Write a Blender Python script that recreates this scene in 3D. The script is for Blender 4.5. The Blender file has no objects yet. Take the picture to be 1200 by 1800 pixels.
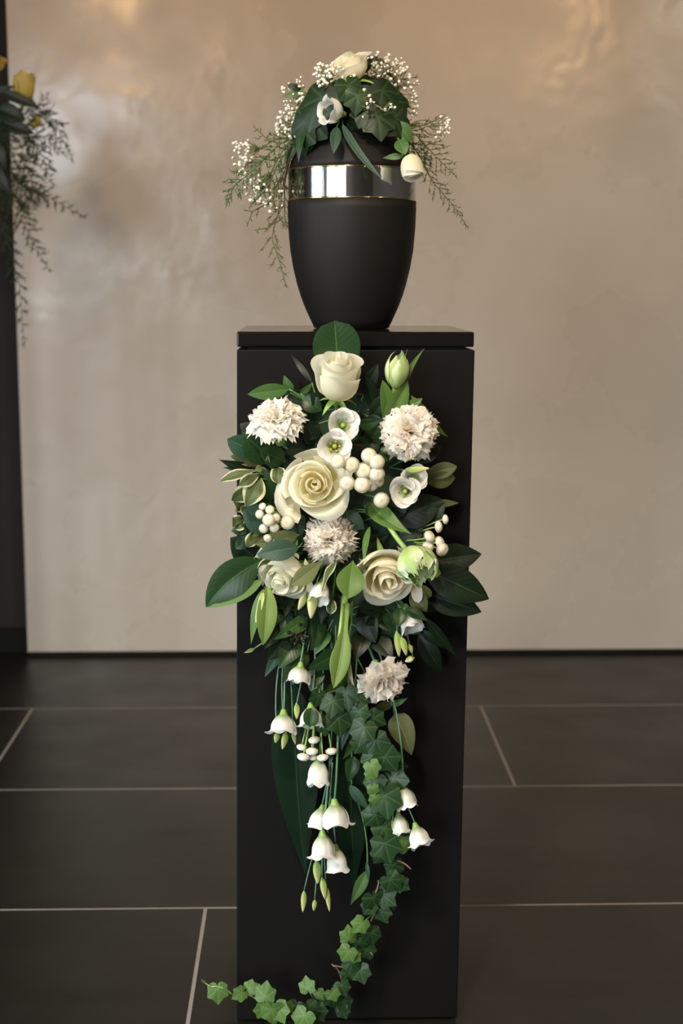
import bpy, math, random
import numpy as np
from mathutils import Matrix, Vector

random.seed(7); rng = np.random.default_rng(7)
C = bpy.context.scene.collection
SC = bpy.context.scene

# ------------------------------------------------------------------ camera
FPX = 2472.8; PITCH, YAW, ROLL = .1573, .0281, .0022
CAM = np.array([-.073, -1.913, 1.0571])
FWD = np.array([math.sin(YAW)*math.cos(PITCH), math.cos(YAW)*math.cos(PITCH), -math.sin(PITCH)])
_r = np.array([math.cos(YAW), -math.sin(YAW), 0.]); _u = np.cross(_r, FWD)
RIGHT = math.cos(ROLL)*_r + math.sin(ROLL)*_u
UP = -math.sin(ROLL)*_r + math.cos(ROLL)*_u
cd = bpy.data.cameras.new('camera'); cam = bpy.data.objects.new('camera', cd); C.objects.link(cam)
cd.sensor_fit = 'VERTICAL'; cd.sensor_height = 22.3; cd.sensor_width = 14.87
cd.lens = FPX/1800*22.3; cd.clip_start = .05
cam.matrix_world = Matrix(((RIGHT[0], UP[0], -FWD[0], CAM[0]), (RIGHT[1], UP[1], -FWD[1], CAM[1]),
                           (RIGHT[2], UP[2], -FWD[2], CAM[2]), (0, 0, 0, 1)))
cd.dof.use_dof = True; cd.dof.focus_distance = 1.88; cd.dof.aperture_fstop = 2.9
SC.camera = cam

# ------------------------------------------------------------------ light and exposure
SC.view_settings.view_transform = 'Standard'; SC.view_settings.look = 'None'
SC.view_settings.gamma = 1; SC.view_settings.use_curve_mapping = False
SC.view_settings.exposure = 0.0
w = bpy.data.worlds.new('world'); SC.world = w; w.use_nodes = True
# overcast sky above the horizon, dull ground below it; it reaches the room through the windows
wt = w.node_tree; _tc = wt.nodes.new('ShaderNodeTexCoord'); _sx = wt.nodes.new('ShaderNodeSeparateXYZ'); _cr = wt.nodes.new('ShaderNodeValToRGB'); _mr = wt.nodes.new('ShaderNodeMapRange')
wt.links.new(_tc.outputs['Generated'], _sx.inputs[0]); wt.links.new(_sx.outputs[2], _mr.inputs[0]); _mr.inputs[1].default_value = -.05; _mr.inputs[2].default_value = .05
wt.links.new(_mr.outputs[0], _cr.inputs[0]); _cr.color_ramp.elements[0].color = (.045, .042, .036, 1); _cr.color_ramp.elements[1].color = (.86, .93, 1, 1)
wt.links.new(_cr.outputs[0], wt.nodes['Background'].inputs[0]); wt.nodes['Background'].inputs[1].default_value = 20.

def lamp(name, kind, loc, target, energy, color, **kw):
    l = bpy.data.lights.new(name, kind); o = bpy.data.objects.new(name, l); C.objects.link(o)
    l.energy = energy; l.color = color
    for k, v in kw.items(): setattr(l, k, v)
    o.location = loc
    o.rotation_euler = (Vector(target)-Vector(loc)).to_track_quat('-Z', 'Y').to_euler()
    return o
WARM = (1, .58, .27)
# ceiling downlights (left and right reflect in the polished plaster), plus one added fill
lamp('ceiling_spot_left', 'SPOT', (-1.0, -2.15, 2.6), (-.35, 1.6, 1.2), 78, WARM, spot_size=1.5, spot_blend=1, shadow_soft_size=.06)
lamp('ceiling_spot_right', 'SPOT', (1.25, -2.15, 2.6), (.6, 1.6, 1.2), 78, WARM, spot_size=1.5, spot_blend=1, shadow_soft_size=.06)
lamp('ceiling_spot_wall', 'SPOT', (.1, .9, 2.66), (.1, 2.1, 1.5), 26, WARM, spot_size=2.4, spot_blend=1, shadow_soft_size=.08)
lamp('ceiling_spot_front', 'SPOT', (-.45, -1.7, 2.66), (.02, 0, .80), 205, (1, .88, .72), spot_size=.82, spot_blend=.9, shadow_soft_size=.12)
lamp('fill_spot_neutral', 'SPOT', (2.35, -1.7, 2.65), (.75, 2.09, .3), 120, (1, .93, .82), spot_size=1.15, spot_blend=1, shadow_soft_size=.15)  # added fill spot, brightens the lower right of the back wall
# daylight from the tall windows in the left wall and in the wall behind the camera
for nm, loc, tgt, sx, sy in (('window_portal', (-2.77, -1.0, 1.35), (0, -1.0, 1.35), 1.0, 2.2), ('window_portal_far', (-2.77, -3.4, 1.35), (0, -3.4, 1.35), 1.6, 2.2), ('window_portal_rear', (-1.8, -4.57, 1.35), (-1.8, 0, 1.35), 1.1, 2.2)):
    lamp(nm, 'AREA', loc, tgt, 1, (1, 1, 1), shape='RECTANGLE', size=sx, size_y=sy).data.cycles.is_portal = True

# ------------------------------------------------------------------ helpers
def unit(v): v = np.asarray(v, float); return v/(np.linalg.norm(v)+1e-12)
def P(px, py, d):
    """world point seen at photo pixel (px,py) lying d metres in front of the pedestal's front face"""
    r = FWD + RIGHT*((px-600)/FPX) - UP*((py-900)/FPX)
    return CAM + r*((-d-CAM[1])/r[1])
def pxm(d): return (-d-CAM[1])/FPX*1.0           # metres per photo pixel at that distance
def W(r, u, t): return unit((r, -t, u))           # right, up, towards the viewer
def frame(z, spin=0.):
    z = unit(z); a = np.array([0, 0, 1.]) if abs(z[2]) < .9 else np.array([0, -1., 0])
    x = unit(np.cross(a, z)); y = np.cross(z, x)
    c, s = math.cos(spin), math.sin(spin)
    return np.stack([c*x+s*y, -s*x+c*y, z], 1)
def bez(p0, p1, p2, t):
    t = np.asarray(t)[..., None]
    return (1-t)**2*p0 + 2*t*(1-t)*p1 + t*t*p2

def empty(name, loc, label, cat, group=None):
    o = bpy.data.objects.new(name, None); C.objects.link(o); o.location = [float(v) for v in loc]
    o.empty_display_size = .01; o['label'] = label; o['category'] = cat
    if group: o['group'] = group
    return o
def origin(o):
    p = np.zeros(3)
    while o is not None: p = p + np.array(o.location); o = o.parent
    return p
def mk(name, V, F, mat, parent=None, UV=None, smooth=True):
    """mesh object from WORLD vertices, stored relative to its parent's origin"""
    V = np.asarray(V, float)
    if parent is not None: V = V - origin(parent)
    me = bpy.data.meshes.new(name); me.from_pydata(V.tolist(), [], F if isinstance(F, list) else F.tolist())
    if UV is not None:
        l = me.uv_layers.new(name='UVMap'); idx = np.empty(len(me.loops), np.int32)
        me.loops.foreach_get('vertex_index', idx)
        l.data.foreach_set('uv', np.asarray(UV, np.float32)[idx].ravel())
    if smooth: me.polygons.foreach_set('use_smooth', [True]*len(me.polygons))
    me.materials.append(mat); me.update()
    o = bpy.data.objects.new(name, me); C.objects.link(o)
    if parent is not None: o.parent = parent
    return o
_gf = {}
def gridfaces(nu, nt):
    if (nu, nt) not in _gf:
        _gf[(nu, nt)] = [[j*nu+i, j*nu+i+1, (j+1)*nu+i+1, (j+1)*nu+i] for j in range(nt-1) for i in range(nu-1)]
    return _gf[(nu, nt)]
def grid(name, fn, us, ts, mat, parent, M=None, loc=None):
    U, T = np.meshgrid(us, ts); V = fn(U.ravel(), T.ravel())
    if M is not None: V = V @ M.T
    if loc is not None: V = V + loc
    UV = np.stack([U.ravel()*.5+.5, T.ravel()], 1)
    return mk(name, V, gridfaces(len(us), len(ts)), mat, parent, UV)
def tubegeo(pts, rad, n=6):
    pts = np.asarray(pts, float); m = len(pts)
    rad = np.broadcast_to(np.asarray(rad, float), (m,)) if np.ndim(rad) == 0 else np.asarray(rad, float)
    d = np.gradient(pts, axis=0); ref = np.array([.31, .17, .93]); V = []
    for i in range(m):
        t = unit(d[i]); a = unit(np.cross(t, ref)); b = np.cross(t, a)
        for k in range(n):
            an = 2*math.pi*k/n; V.append(pts[i]+rad[i]*(math.cos(an)*a+math.sin(an)*b))
    F = [[i*n+k, i*n+(k+1) % n, (i+1)*n+(k+1) % n, (i+1)*n+k] for i in range(m-1) for k in range(n)]
    F += [list(range(n))[::-1], [(m-1)*n+k for k in range(n)]]
    return V, F
def tube(name, pts, rad, mat, parent, n=6):
    V, F = tubegeo(pts, rad, n); return mk(name, V, F, mat, parent, np.zeros((len(V), 2))+.5)
def lathe(name, prof, loc, mat, parent, n=64, M=None):
    V = []; m = len(prof)
    for r, z in prof:
        for k in range(n):
            a = 2*math.pi*k/n; V.append((r*math.cos(a), r*math.sin(a), z))
    V = np.array(V)
    if M is not None: V = V @ M.T
    F = [[i*n+k, i*n+(k+1) % n, (i+1)*n+(k+1) % n, (i+1)*n+k] for i in range(m-1) for k in range(n)]
    if prof[0][0] > 1e-4: F.append(list(range(n))[::-1])
    if prof[-1][0] > 1e-4: F.append([(m-1)*n+k for k in range(n)])
    return mk(name, V+np.asarray(loc), F, mat, parent, np.stack([np.tile(np.arange(n)/n, m), np.repeat(np.linspace(0, 1, m), n)], 1))
def box(name, lo, hi, mat, parent=None, bev=0.):
    """box with small chamfered edges"""
    import bmesh
    bm = bmesh.new(); bmesh.ops.create_cube(bm, size=1)
    lo = np.array(lo, float); hi = np.array(hi, float)
    org = origin(parent) if parent is not None else np.zeros(3)
    for v in bm.verts: v.co = Vector((lo+hi)/2 - org + np.array(v.co)*(hi-lo))
    if bev: bmesh.ops.bevel(bm, geom=bm.edges[:], offset=bev, segments=2, affect='EDGES', profile=.6)
    me = bpy.data.meshes.new(name); bm.to_mesh(me); bm.free(); me.materials.append(mat)
    o = bpy.data.objects.new(name, me); C.objects.link(o)
    if parent is not None: o.parent = parent
    return o

# ------------------------------------------------------------------ materials
def nodes(name):
    m = bpy.data.materials.new(name); m.use_nodes = True; nt = m.node_tree
    return m, nt, nt.nodes['Principled BSDF'], nt.nodes['Material Output']
def N(nt, t, **kw):
    n = nt.nodes.new(t)
    for k, v in kw.items():
        if k.startswith('i_'): n.inputs[int(k[2:])].default_value = v
        else: setattr(n, k, v)
    return n
def math_(nt, op, a, b=None):
    n = N(nt, 'ShaderNodeMath', operation=op)
    for i, v in enumerate((a, b)):
        if v is None: continue
        if isinstance(v, (int, float)): n.inputs[i].default_value = v
        else: nt.links.new(v, n.inputs[i])
    return n.outputs[0]
def mix(nt, fac, a, b):
    n = N(nt, 'ShaderNodeMix', data_type='RGBA')
    for s, v in ((n.inputs[0], fac), (n.inputs[6], a), (n.inputs[7], b)):
        if isinstance(v, (int, float)): s.default_value = v
        elif isinstance(v, tuple): s.default_value = v if len(v) == 4 else v+(1,)
        else: nt.links.new(v, s)
    return n.outputs[2]
def ramp(nt, fac, stops):
    n = N(nt, 'ShaderNodeValToRGB'); e = n.color_ramp.elements
    while len(e) < len(stops): e.new(.5)
    for el, (p, c) in zip(e, stops): el.position = p; el.color = c if len(c) == 4 else c+(1,)
    nt.links.new(fac, n.inputs[0]); return n.outputs[0]
def noise(nt, scale, detail=3, vec=None, rough=.5):
    n = N(nt, 'ShaderNodeTexNoise'); n.inputs['Scale'].default_value = scale; n.inputs['Detail'].default_value = detail
    n.inputs['Roughness'].default_value = rough
    if vec is None: vec = N(nt, 'ShaderNodeTexCoord').outputs['Object']
    nt.links.new(vec, n.inputs['Vector']); return n.outputs['Fac']
def bump(nt, p, h, strength, dist):
    b = N(nt, 'ShaderNodeBump'); b.inputs['Strength'].default_value = strength; b.inputs['Distance'].default_value = dist
    nt.links.new(h, b.inputs['Height']); nt.links.new(b.outputs[0], p.inputs['Normal'])
def simple(name, col, rough=.5, metal=0., spec=.5):
    m, nt, p, o = nodes(name); p.inputs['Base Color'].default_value = col+(1,); p.inputs['Roughness'].default_value = rough
    p.inputs['Metallic'].default_value = metal; p.inputs['Specular IOR Level'].default_value = spec
    c = mix(nt, noise(nt, 60, 2), tuple(v*.85 for v in col), tuple(min(1, v*1.12) for v in col)); nt.links.new(c, p.inputs['Base Color'])
    return m
def petal_mat(name, base, mid, edge, trans=.42, streak=0., green=None):
    m, nt, p, o = nodes(name); uv = N(nt, 'ShaderNodeUVMap'); sp = N(nt, 'ShaderNodeSeparateXYZ'); nt.links.new(uv.outputs[0], sp.inputs[0])
    col = ramp(nt, sp.outputs[1], [(0, base), (.45, mid), (.95, edge)])
    if green:
        a = math_(nt, 'ABSOLUTE', math_(nt, 'SUBTRACT', sp.outputs[0], .5))
        nz = math_(nt, 'MULTIPLY', noise(nt, 90, 3), .35)
        f = ramp(nt, math_(nt, 'ADD', a, math_(nt, 'SUBTRACT', nz, .17)), [(.08, (1, 1, 1)), (.30, (0, 0, 0))])
        col = mix(nt, math_(nt, 'MULTIPLY', f, .9), col, green)
    mp = N(nt, 'ShaderNodeMapping'); mp.inputs['Scale'].default_value = (46, 3, 1); nt.links.new(uv.outputs[0], mp.inputs[0])
    nz = noise(nt, 1, 2, mp.outputs[0])
    col = mix(nt, math_(nt, 'MULTIPLY', nz, .16), col, tuple(v*.8 for v in mid))
    nt.links.new(col, p.inputs['Base Color']); p.inputs['Roughness'].default_value = .55; p.inputs['Specular IOR Level'].default_value = .25
    bump(nt, p, nz, .25, .0006)
    tr = N(nt, 'ShaderNodeBsdfTranslucent'); nt.links.new(col, tr.inputs[0])
    ms = N(nt, 'ShaderNodeMixShader'); ms.inputs[0].default_value = trans
    nt.links.new(p.outputs[0], ms.inputs[1]); nt.links.new(tr.outputs[0], ms.inputs[2]); nt.links.new(ms.outputs[0], o.inputs[0])
    return m
def leaf_mat(name, c1, c2, back, rough=.35, vein=(.25, .35, .12), varieg=None, trans=.15, veinw=.016, parallel=False, radial=False):
    m, nt, p, o = nodes(name); uv = N(nt, 'ShaderNodeUVMap'); sp = N(nt, 'ShaderNodeSeparateXYZ'); nt.links.new(uv.outputs[0], sp.inputs[0])
    a = math_(nt, 'ABSOLUTE', math_(nt, 'SUBTRACT', sp.outputs[0], .5))
    col = mix(nt, noise(nt, 28, 3), c1, c2)
    if varieg:
        f = math_(nt, 'ADD', a, math_(nt, 'MULTIPLY', noise(nt, 55, 3), .26))
        f = ramp(nt, f, [(.47, (0, 0, 0)), (.53, (1, 1, 1))]); col = mix(nt, f, col, varieg)
    if not radial:   # side veins leave the midrib at a slant
        if parallel: ph = math_(nt, 'MULTIPLY', sp.outputs[0], 150.)
        else: ph = math_(nt, 'MULTIPLY', math_(nt, 'SUBTRACT', sp.outputs[1], math_(nt, 'MULTIPLY', a, .55)), 62.)
        s = math_(nt, 'SINE', ph); f = ramp(nt, s, [(.72, (0, 0, 0)), (1., (1, 1, 1))])
        col = mix(nt, math_(nt, 'MULTIPLY', f, .05), col, vein); h = s
    else: h = noise(nt, 120, 2)
    f = ramp(nt, a, [(veinw*.35, (1, 1, 1)), (veinw, (0, 0, 0))]); col = mix(nt, math_(nt, 'MULTIPLY', f, .6), col, vein)
    g = N(nt, 'ShaderNodeNewGeometry'); col = mix(nt, g.outputs['Backfacing'], col, back)
    nt.links.new(col, p.inputs['Base Color']); p.inputs['Roughness'].default_value = rough+.05; p.inputs['Specular IOR Level'].default_value = .3
    bump(nt, p, h, .06, .0005)
    tr = N(nt, 'ShaderNodeBsdfTranslucent'); nt.links.new(col, tr.inputs[0])
    ms = N(nt, 'ShaderNodeMixShader'); ms.inputs[0].default_value = trans
    nt.links.new(p.outputs[0], ms.inputs[1]); nt.links.new(tr.outputs[0], ms.inputs[2]); nt.links.new(ms.outputs[0], o.inputs[0])
    return m

M_cream = petal_mat('cream_rose_petal', (.90, .76, .32), (.94, .89, .64), (.95, .93, .78), .5)
M_white = petal_mat('white_rose_petal', (.72, .74, .28), (.93, .90, .68), (.94, .93, .80), .5)
M_ivory = petal_mat('ivory_rose_petal', (.80, .66, .26), (.93, .86, .62), (.94, .90, .75), .5)
M_carn = petal_mat('white_carnation_petal', (.84, .82, .60), (.93, .90, .80), (.95, .93, .86), .45)
M_blush = petal_mat('blush_carnation_petal', (.90, .82, .64), (.95, .89, .78), (.96, .91, .83), .5)
M_lis = petal_mat('white_lisianthus_petal', (.20, .30, .03), (.90, .89, .80), (.93, .92, .88), .4)
M_bud = petal_mat('cream_lisianthus_bud_petal', (.40, .50, .12), (.66, .66, .30), (.84, .80, .52), .2)
M_gbud = petal_mat('green_lisianthus_bud_petal', (.22, .36, .08), (.48, .56, .18), (.72, .72, .38), .2)
M_parrot = petal_mat('parrot_tulip_petal', (.42, .58, .18), (.62, .72, .36), (.84, .86, .66), .25, green=(.36, .53, .15))
M_yellow = petal_mat('yellow_rose_petal', (.66, .50, .08), (.76, .62, .14), (.80, .70, .24))
M_butt = petal_mat('button_chrysanthemum_floret', (.66, .56, .20), (.94, .91, .78), (.97, .96, .90), .2)
M_tbud = leaf_mat('tulip_green_bud', (.14, .23, .045), (.20, .30, .075), (.16, .24, .07), .38, (.55, .60, .30), parallel=True, trans=.2, veinw=.02)
M_laurel = leaf_mat('dark_glossy_leaf', (0.011, 0.038, 0.010), (0.019, 0.053, 0.014), (0.062, 0.105, 0.031), .3, (.12, .19, .06))
M_dark = leaf_mat('deep_green_leaf', (.005, .013, .0045), (.008, .020, .007), (0.030, 0.050, 0.020), .36, (.07, .12, .05))
M_blue = leaf_mat('bluish_green_leaf', (0.021, 0.060, 0.036), (0.033, 0.078, 0.045), (0.072, 0.108, 0.054), .42, (.14, .22, .12))
M_mid = leaf_mat('mid_green_leaf', (0.042, 0.105, 0.025), (0.063, 0.140, 0.035), (0.112, 0.168, 0.056), .4, (.24, .34, .12))
M_olive = leaf_mat('olive_leaf', (0.065, 0.085, 0.023), (0.091, 0.104, 0.033), (0.143, 0.156, 0.072), .5, (.30, .30, .16))
M_sage = leaf_mat('pale_sage_leaf', (0.150, 0.188, 0.075), (0.188, 0.225, 0.098), (0.210, 0.240, 0.128), .5, (.40, .45, .24))
M_tulipleaf = leaf_mat('tulip_leaf', (.075, .150, .030), (.115, .21, .042), (.15, .24, .07), .36, (.28, .42, .14), parallel=True, trans=.25)
M_vari = leaf_mat('cream_edged_leaf', (0.053, 0.090, 0.030), (0.090, 0.120, 0.045), (0.195, 0.210, 0.112), .42, (.24, .26, .12), varieg=(.52, .52, .30))
M_ivy = leaf_mat('ivy_leaf', (.012, .037, .010), (.024, .060, .018), (.06, .11, .04), .36, (.06, .115, .05), radial=True, veinw=.04)
M_ivyl = leaf_mat('young_ivy_leaf', (.060, .125, .026), (.095, .18, .040), (0.187, 0.289, 0.102), .42, (.13, .22, .07), radial=True, veinw=.05)
M_aspi = leaf_mat('aspidistra_leaf', (0.0042, 0.0144, 0.0060), (0.0066, 0.0198, 0.0078), (0.0108, 0.0252, 0.0108), .28, (.03, .08, .03), parallel=True)
M_stem = simple('green_stem', (.10, .22, .06), .5)
M_bstem = simple('blue_green_stem', (.09, .20, .11), .5)
M_lstem = simple('light_green_stem', (.26, .40, .10), .45)
M_calyx = simple('green_calyx', (.22, .36, .08), .45)
M_brown = simple('woody_stem', (.20, .10, .05), .6)
M_berry = simple('black_berry', (.010, .010, .016), .18)
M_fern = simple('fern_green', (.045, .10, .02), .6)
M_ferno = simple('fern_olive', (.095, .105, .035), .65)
M_fernb = simple('dark_fern', (.022, .045, .012), .7)  # darker green for the fern of the left-edge bouquet
M_gyp = simple('gypsophila_white', (.82, .78, .66), .6)
M_gyps = simple('gypsophila_stem', (.20, .22, .10), .6)
M_foam = simple('floral_foam', (.012, .030, .014), .9)
M_stamen = simple('yellow_stamen', (.75, .48, .05), .5)
M_stigma = simple('green_stigma', (.30, .42, .05), .5)

def plaster():
    m, nt, p, o = nodes('polished_plaster')
    c = ramp(nt, noise(nt, 2.2, 5, rough=.6), [(.25, (.44, .398, .325)), (.5, (.467, .426, .352)), (.75, (.495, .455, .380))])
    c = mix(nt, math_(nt, 'MULTIPLY', noise(nt, 9, 4), .25), c, (.56, .505, .42))
    nt.links.new(c, p.inputs['Base Color']); p.inputs['Specular IOR Level'].default_value = .5
    r = ramp(nt, noise(nt, 3.5, 4), [(.38, (.19,)*3), (.62, (.38,)*3)]); nt.links.new(r, p.inputs['Roughness'])
    bump(nt, p, math_(nt, 'ADD', noise(nt, 5, 3), math_(nt, 'MULTIPLY', noise(nt, 22, 3), .12)), .34, .012)
    return m
M_plaster = plaster()
M_darkpanel = simple('dark_brown_panel', (.016, .012, .010), .65, spec=.25)
M_skirt = simple('black_skirting', (.008, .008, .006), .7, spec=.12)
M_ceil = simple('ceiling_paint', (.55, .52, .47), .8)
M_wallp = simple('side_wall_paint', (.20, .165, .135), .7)
M_frame = simple('dark_window_frame', (.05, .05, .055), .4)
M_grout = simple('grey_grout', (.30, .28, .24), .8)
def tilemat():
    m, nt, p, o = nodes('dark_stone_tile')
    mp = N(nt, 'ShaderNodeMapping'); mp.inputs['Scale'].default_value = (1.2, 7, 1); tc = N(nt, 'ShaderNodeTexCoord'); nt.links.new(tc.outputs['Object'], mp.inputs[0])
    c = ramp(nt, noise(nt, 2.5, 5, mp.outputs[0]), [(.3, (.0085, .0086, .0064)), (.7, (.0135, .0135, .0105))]); nt.links.new(c, p.inputs['Base Color'])
    r = ramp(nt, noise(nt, 5, 4), [(.3, (.34,)*3), (.7, (.44,)*3)]); nt.links.new(r, p.inputs['Roughness'])
    p.inputs['Specular IOR Level'].default_value = .36
    bump(nt, p, noise(nt, 40, 4), .12, .002); return m
M_tile = tilemat()
def pedmat(name, rough, spec, top):
    """black lacquer, chipped to grey along its edges"""
    m, nt, p, o = nodes(name); tc = N(nt, 'ShaderNodeTexCoord'); sp = N(nt, 'ShaderNodeSeparateXYZ'); nt.links.new(tc.outputs['Object'], sp.inputs[0])
    ax = math_(nt, 'ABSOLUTE', math_(nt, 'ADD', sp.outputs[0], math_(nt, 'SUBTRACT', .0094, math_(nt, 'MULTIPLY', math_(nt, 'MINIMUM', sp.outputs[2], .976), .00963))))
    e1 = math_(nt, 'SUBTRACT', .1610, ax); e2 = sp.outputs[2] if not top else math_(nt, 'SUBTRACT', 1.0, sp.outputs[2])
    e3 = math_(nt, 'SUBTRACT', .1610, math_(nt, 'ABSOLUTE', sp.outputs[1]))
    d = math_(nt, 'MINIMUM', math_(nt, 'MAXIMUM', e1, e3), math_(nt, 'MAXIMUM', math_(nt, 'MINIMUM', e1, e3), e2))
    n1 = math_(nt, 'MULTIPLY', math_(nt, 'SUBTRACT', noise(nt, 38, 5), .60), .011)
    f = math_(nt, 'GREATER_THAN', n1, d)
    n2 = math_(nt, 'GREATER_THAN', noise(nt, 45, 3), .80)
    f = math_(nt, 'MAXIMUM', f, math_(nt, 'MULTIPLY', n2, .45))
    c = mix(nt, math_(nt, 'MULTIPLY', f, .55), (.0052, .0050, .0043), (.13, .13, .115)); nt.links.new(c, p.inputs['Base Color'])
    p.inputs['Roughness'].default_value = rough; p.inputs['Specular IOR Level'].default_value = spec
    return m
M_ped = pedmat('black_lacquer', .5, .11, False); M_slab = pedmat('black_lacquer_top', .11, .5, True)
def urnmat():
    m, nt, p, o = nodes('matte_anthracite'); p.inputs['Base Color'].default_value = (.0085, .0078, .0072, 1)
    p.inputs['Roughness'].default_value = .55; p.inputs['Specular IOR Level'].default_value = .22
    bump(nt, p, noise(nt, 900, 2), .25, .0004); return m
M_urn = urnmat()
def silvermat():
    m, nt, p, o = nodes('polished_silver'); p.inputs['Metallic'].default_value = 1; p.inputs['Roughness'].default_value = .10
    p.inputs['Base Color'].default_value = (.60, .60, .61, 1); uv = N(nt, 'ShaderNodeUVMap'); mp = N(nt, 'ShaderNodeMapping'); mp.inputs['Scale'].default_value = (70, .6, 1)
    nt.links.new(uv.outputs[0], mp.inputs[0]); bump(nt, p, noise(nt, 1, 3, mp.outputs[0]), .35, .0012); return m
M_silver = silvermat(); M_gold = simple('gold_rim', (.85, .66, .30), .15, 1.0)

# ------------------------------------------------------------------ room
XL, XR, YF, YB, ZC = -2.6, 3.0, -4.4, 2.0872, 2.75
XE = -.872                                        # where the plaster ends and the dark recess begins
def struct(o): o['kind'] = 'structure'; return o
struct(box('wall_back', (XE, YB, 0), (XR, YB+.2, ZC), M_plaster, bev=.002))
struct(box('wall_recess', (XL, YB+.055, 0), (XE+.02, YB+.25, ZC), M_darkpanel))
struct(box('baseboard_recess', (XL, YB+.040, 0), (XE-.001, YB+.0548, .072), M_skirt, bev=.002))
struct(box('baseboard_back', (XE+.002, YB-.010, 0), (XR, YB-.0002, .013), M_skirt, bev=.001))
struct(box('ceiling', (XL-.2, YF-.2, ZC), (XR+.2, YB+.3, ZC+.15), M_ceil))
struct(box('wall_right', (XR, YF, 0), (XR+.15, YB+.2, ZC), M_wallp))
# left wall with two tall window openings; rear wall with another
wl = struct(box('wall_left', (XL-.15, YF, 0), (XL, -4.2, ZC), M_wallp))
for lo, hi in (((XL-.15, -.5, 0), (XL, YB+.25, ZC)), ((XL-.15, -2.6, 0), (XL, -1.5, ZC)), ((XL-.15, -4.2, 2.45), (XL, -2.6, ZC)), ((XL-.15, -4.2, 0), (XL, -2.6, .25)), ((XL-.15, -1.5, 2.45), (XL, -.5, ZC)), ((XL-.15, -1.5, 0), (XL, -.5, .25))):
    box('wall_section', lo, hi, M_wallp, wl)
for nm, a, b in (('window_1', -1.5, -.5), ('window_2', -4.2, -2.6)):
    wf = struct(box(nm, (XL-.12, a, .25), (XL-.06, a+.06, 2.45), M_frame))
    for y in (a+(b-a)*.36, a+(b-a)*.68, b-.03): box('mullion', (XL-.12, y-.03, .25), (XL-.06, y+.03, 2.45), M_frame, wf)
    for z in (.28, 2.42): box('rail', (XL-.12, a+.06, z-.03), (XL-.06, b, z+.03), M_frame, wf)
wr = struct(box('wall_front', (-1.25, YF-.15, 0), (XR, YF, ZC), M_wallp))
for lo, hi in (((XL, YF-.15, 0), (-2.35, YF, ZC)), ((-2.35, YF-.15, 2.45), (-1.25, YF, ZC)), ((-2.35, YF-.15, 0), (-1.25, YF, .25))):
    box('wall_section', lo, hi, M_wallp, wr)
wf = struct(box('window_3', (-2.35, YF-.12, .25), (-2.29, YF-.06, 2.45), M_frame))
for x in (-1.8, -1.28): box('mullion', (x-.03, YF-.12, .25), (x+.03, YF-.06, 2.45), M_frame, wf)
# floor: grout bed with every tile its own slab
fl = struct(box('floor', (XL-.15, YF, -.06), (XR+.1, YB+.25, -.0006), M_grout))
TY, SP, TL, G = 1.5669, .5898, 1.145, .0062
offs = {0: .05, 1: -.7614, 2: .04, 3: -.2419, 4: .3, 5: -.6, 6: .1, 7: -.3, 8: .5, 9: 0, 10: .3}
row = 0; y1 = TY+SP
while y1 > YF+.05:
    y0 = max(y1-SP, YF); yt = min(y1, YB+.055) if row == 0 else y1
    x = offs.get(row, .1) - 3*TL
    while x < XR:
        a, b = max(x, XL), min(x+TL, XR)
        if b-a > .05:
            t = box('tile', (a+G/2, y0+G/2, -.012), (b-G/2, yt-G/2, random.uniform(-.0002, 0)), M_tile, fl, bev=.0004)
        x += TL
    y1 -= SP; row += 1

# ------------------------------------------------------------------ pedestal
HW = .161
ped = empty('pedestal', (0, .161, 0), 'tall black lacquered pedestal with chipped edges standing on the tiles', 'pedestal')
def pedbox(name, z0, z1, s0, s1, mat, bev, x0=-HW, x1=HW, y0=0., y1=.322):
    o = box(name, (x0, y0, z0), (x1, y1, z1), mat, ped, bev)
    for v in o.data.vertices:
        v.co.x += s0 + (s1-s0)*(v.co.z-z0)/(z1-z0)
    return o
pedbox('body', .004, .9755, -.0094, 0, M_ped, .0015)
pedbox('plinth_foot', 0, .004, -.0094, -.0094, M_skirt, 0, -HW+.012, HW-.012, .012, .31)
pedbox('spacer', .9755, .9795, 0, 0, M_skirt, 0, -HW+.014, HW-.012, .010, .31)
pedbox('top_slab', .9795, 1.0, 0, 0, M_slab, .0025, -HW, HW-.001)

# ------------------------------------------------------------------ urn
UY = .161; UB = P(617.5, 577, -UY); UX = UB[0]; dU = -UY
pr = [(577, 62), (576, 66), (560, 73.5), (540, 82.5), (520, 90), (500, 96), (470, 103), (440, 108), (400, 111.2), (370, 112.2), (355, 112.2)]
def zr(y): return max(1.0001, P(617.5, y, dU)[2])
def rr(h): return h*pxm(dU)*.985
prof = [(rr(h), zr(y)) for y, h in pr]; prof[0] = (prof[0][0], 1.0003)
ub = zr(355); ut = zr(299)
prof += [(rr(110.5), ub+.0005), (rr(109.5), ut-.0005)]
pr2 = [(299, 110.6), (288, 107.5), (272, 101), (258, 93), (246, 83), (236, 70), (228, 52), (224, 30), (223, 0)]
prof += [(rr(h), zr(y)) for y, h in pr2]
urn = empty('funeral_urn', (UX, UY, 1.0), 'matte black urn with a silver band standing on the pedestal', 'urn')
lathe('body', prof, (UX, UY, 0), M_urn, urn, 96)
lathe('silver_band', [(rr(110.3), ub+.0020), (rr(111.3), ub+.0022), (rr(111.5), ub+.0026), (rr(111.5), ub+.0030), (rr(111.3), ut-.0030), (rr(111.3), ut-.0026), (rr(111.1), ut-.0022), (rr(109.6), ut-.0020)], (UX, UY, 0), M_silver, urn, 96)
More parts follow.
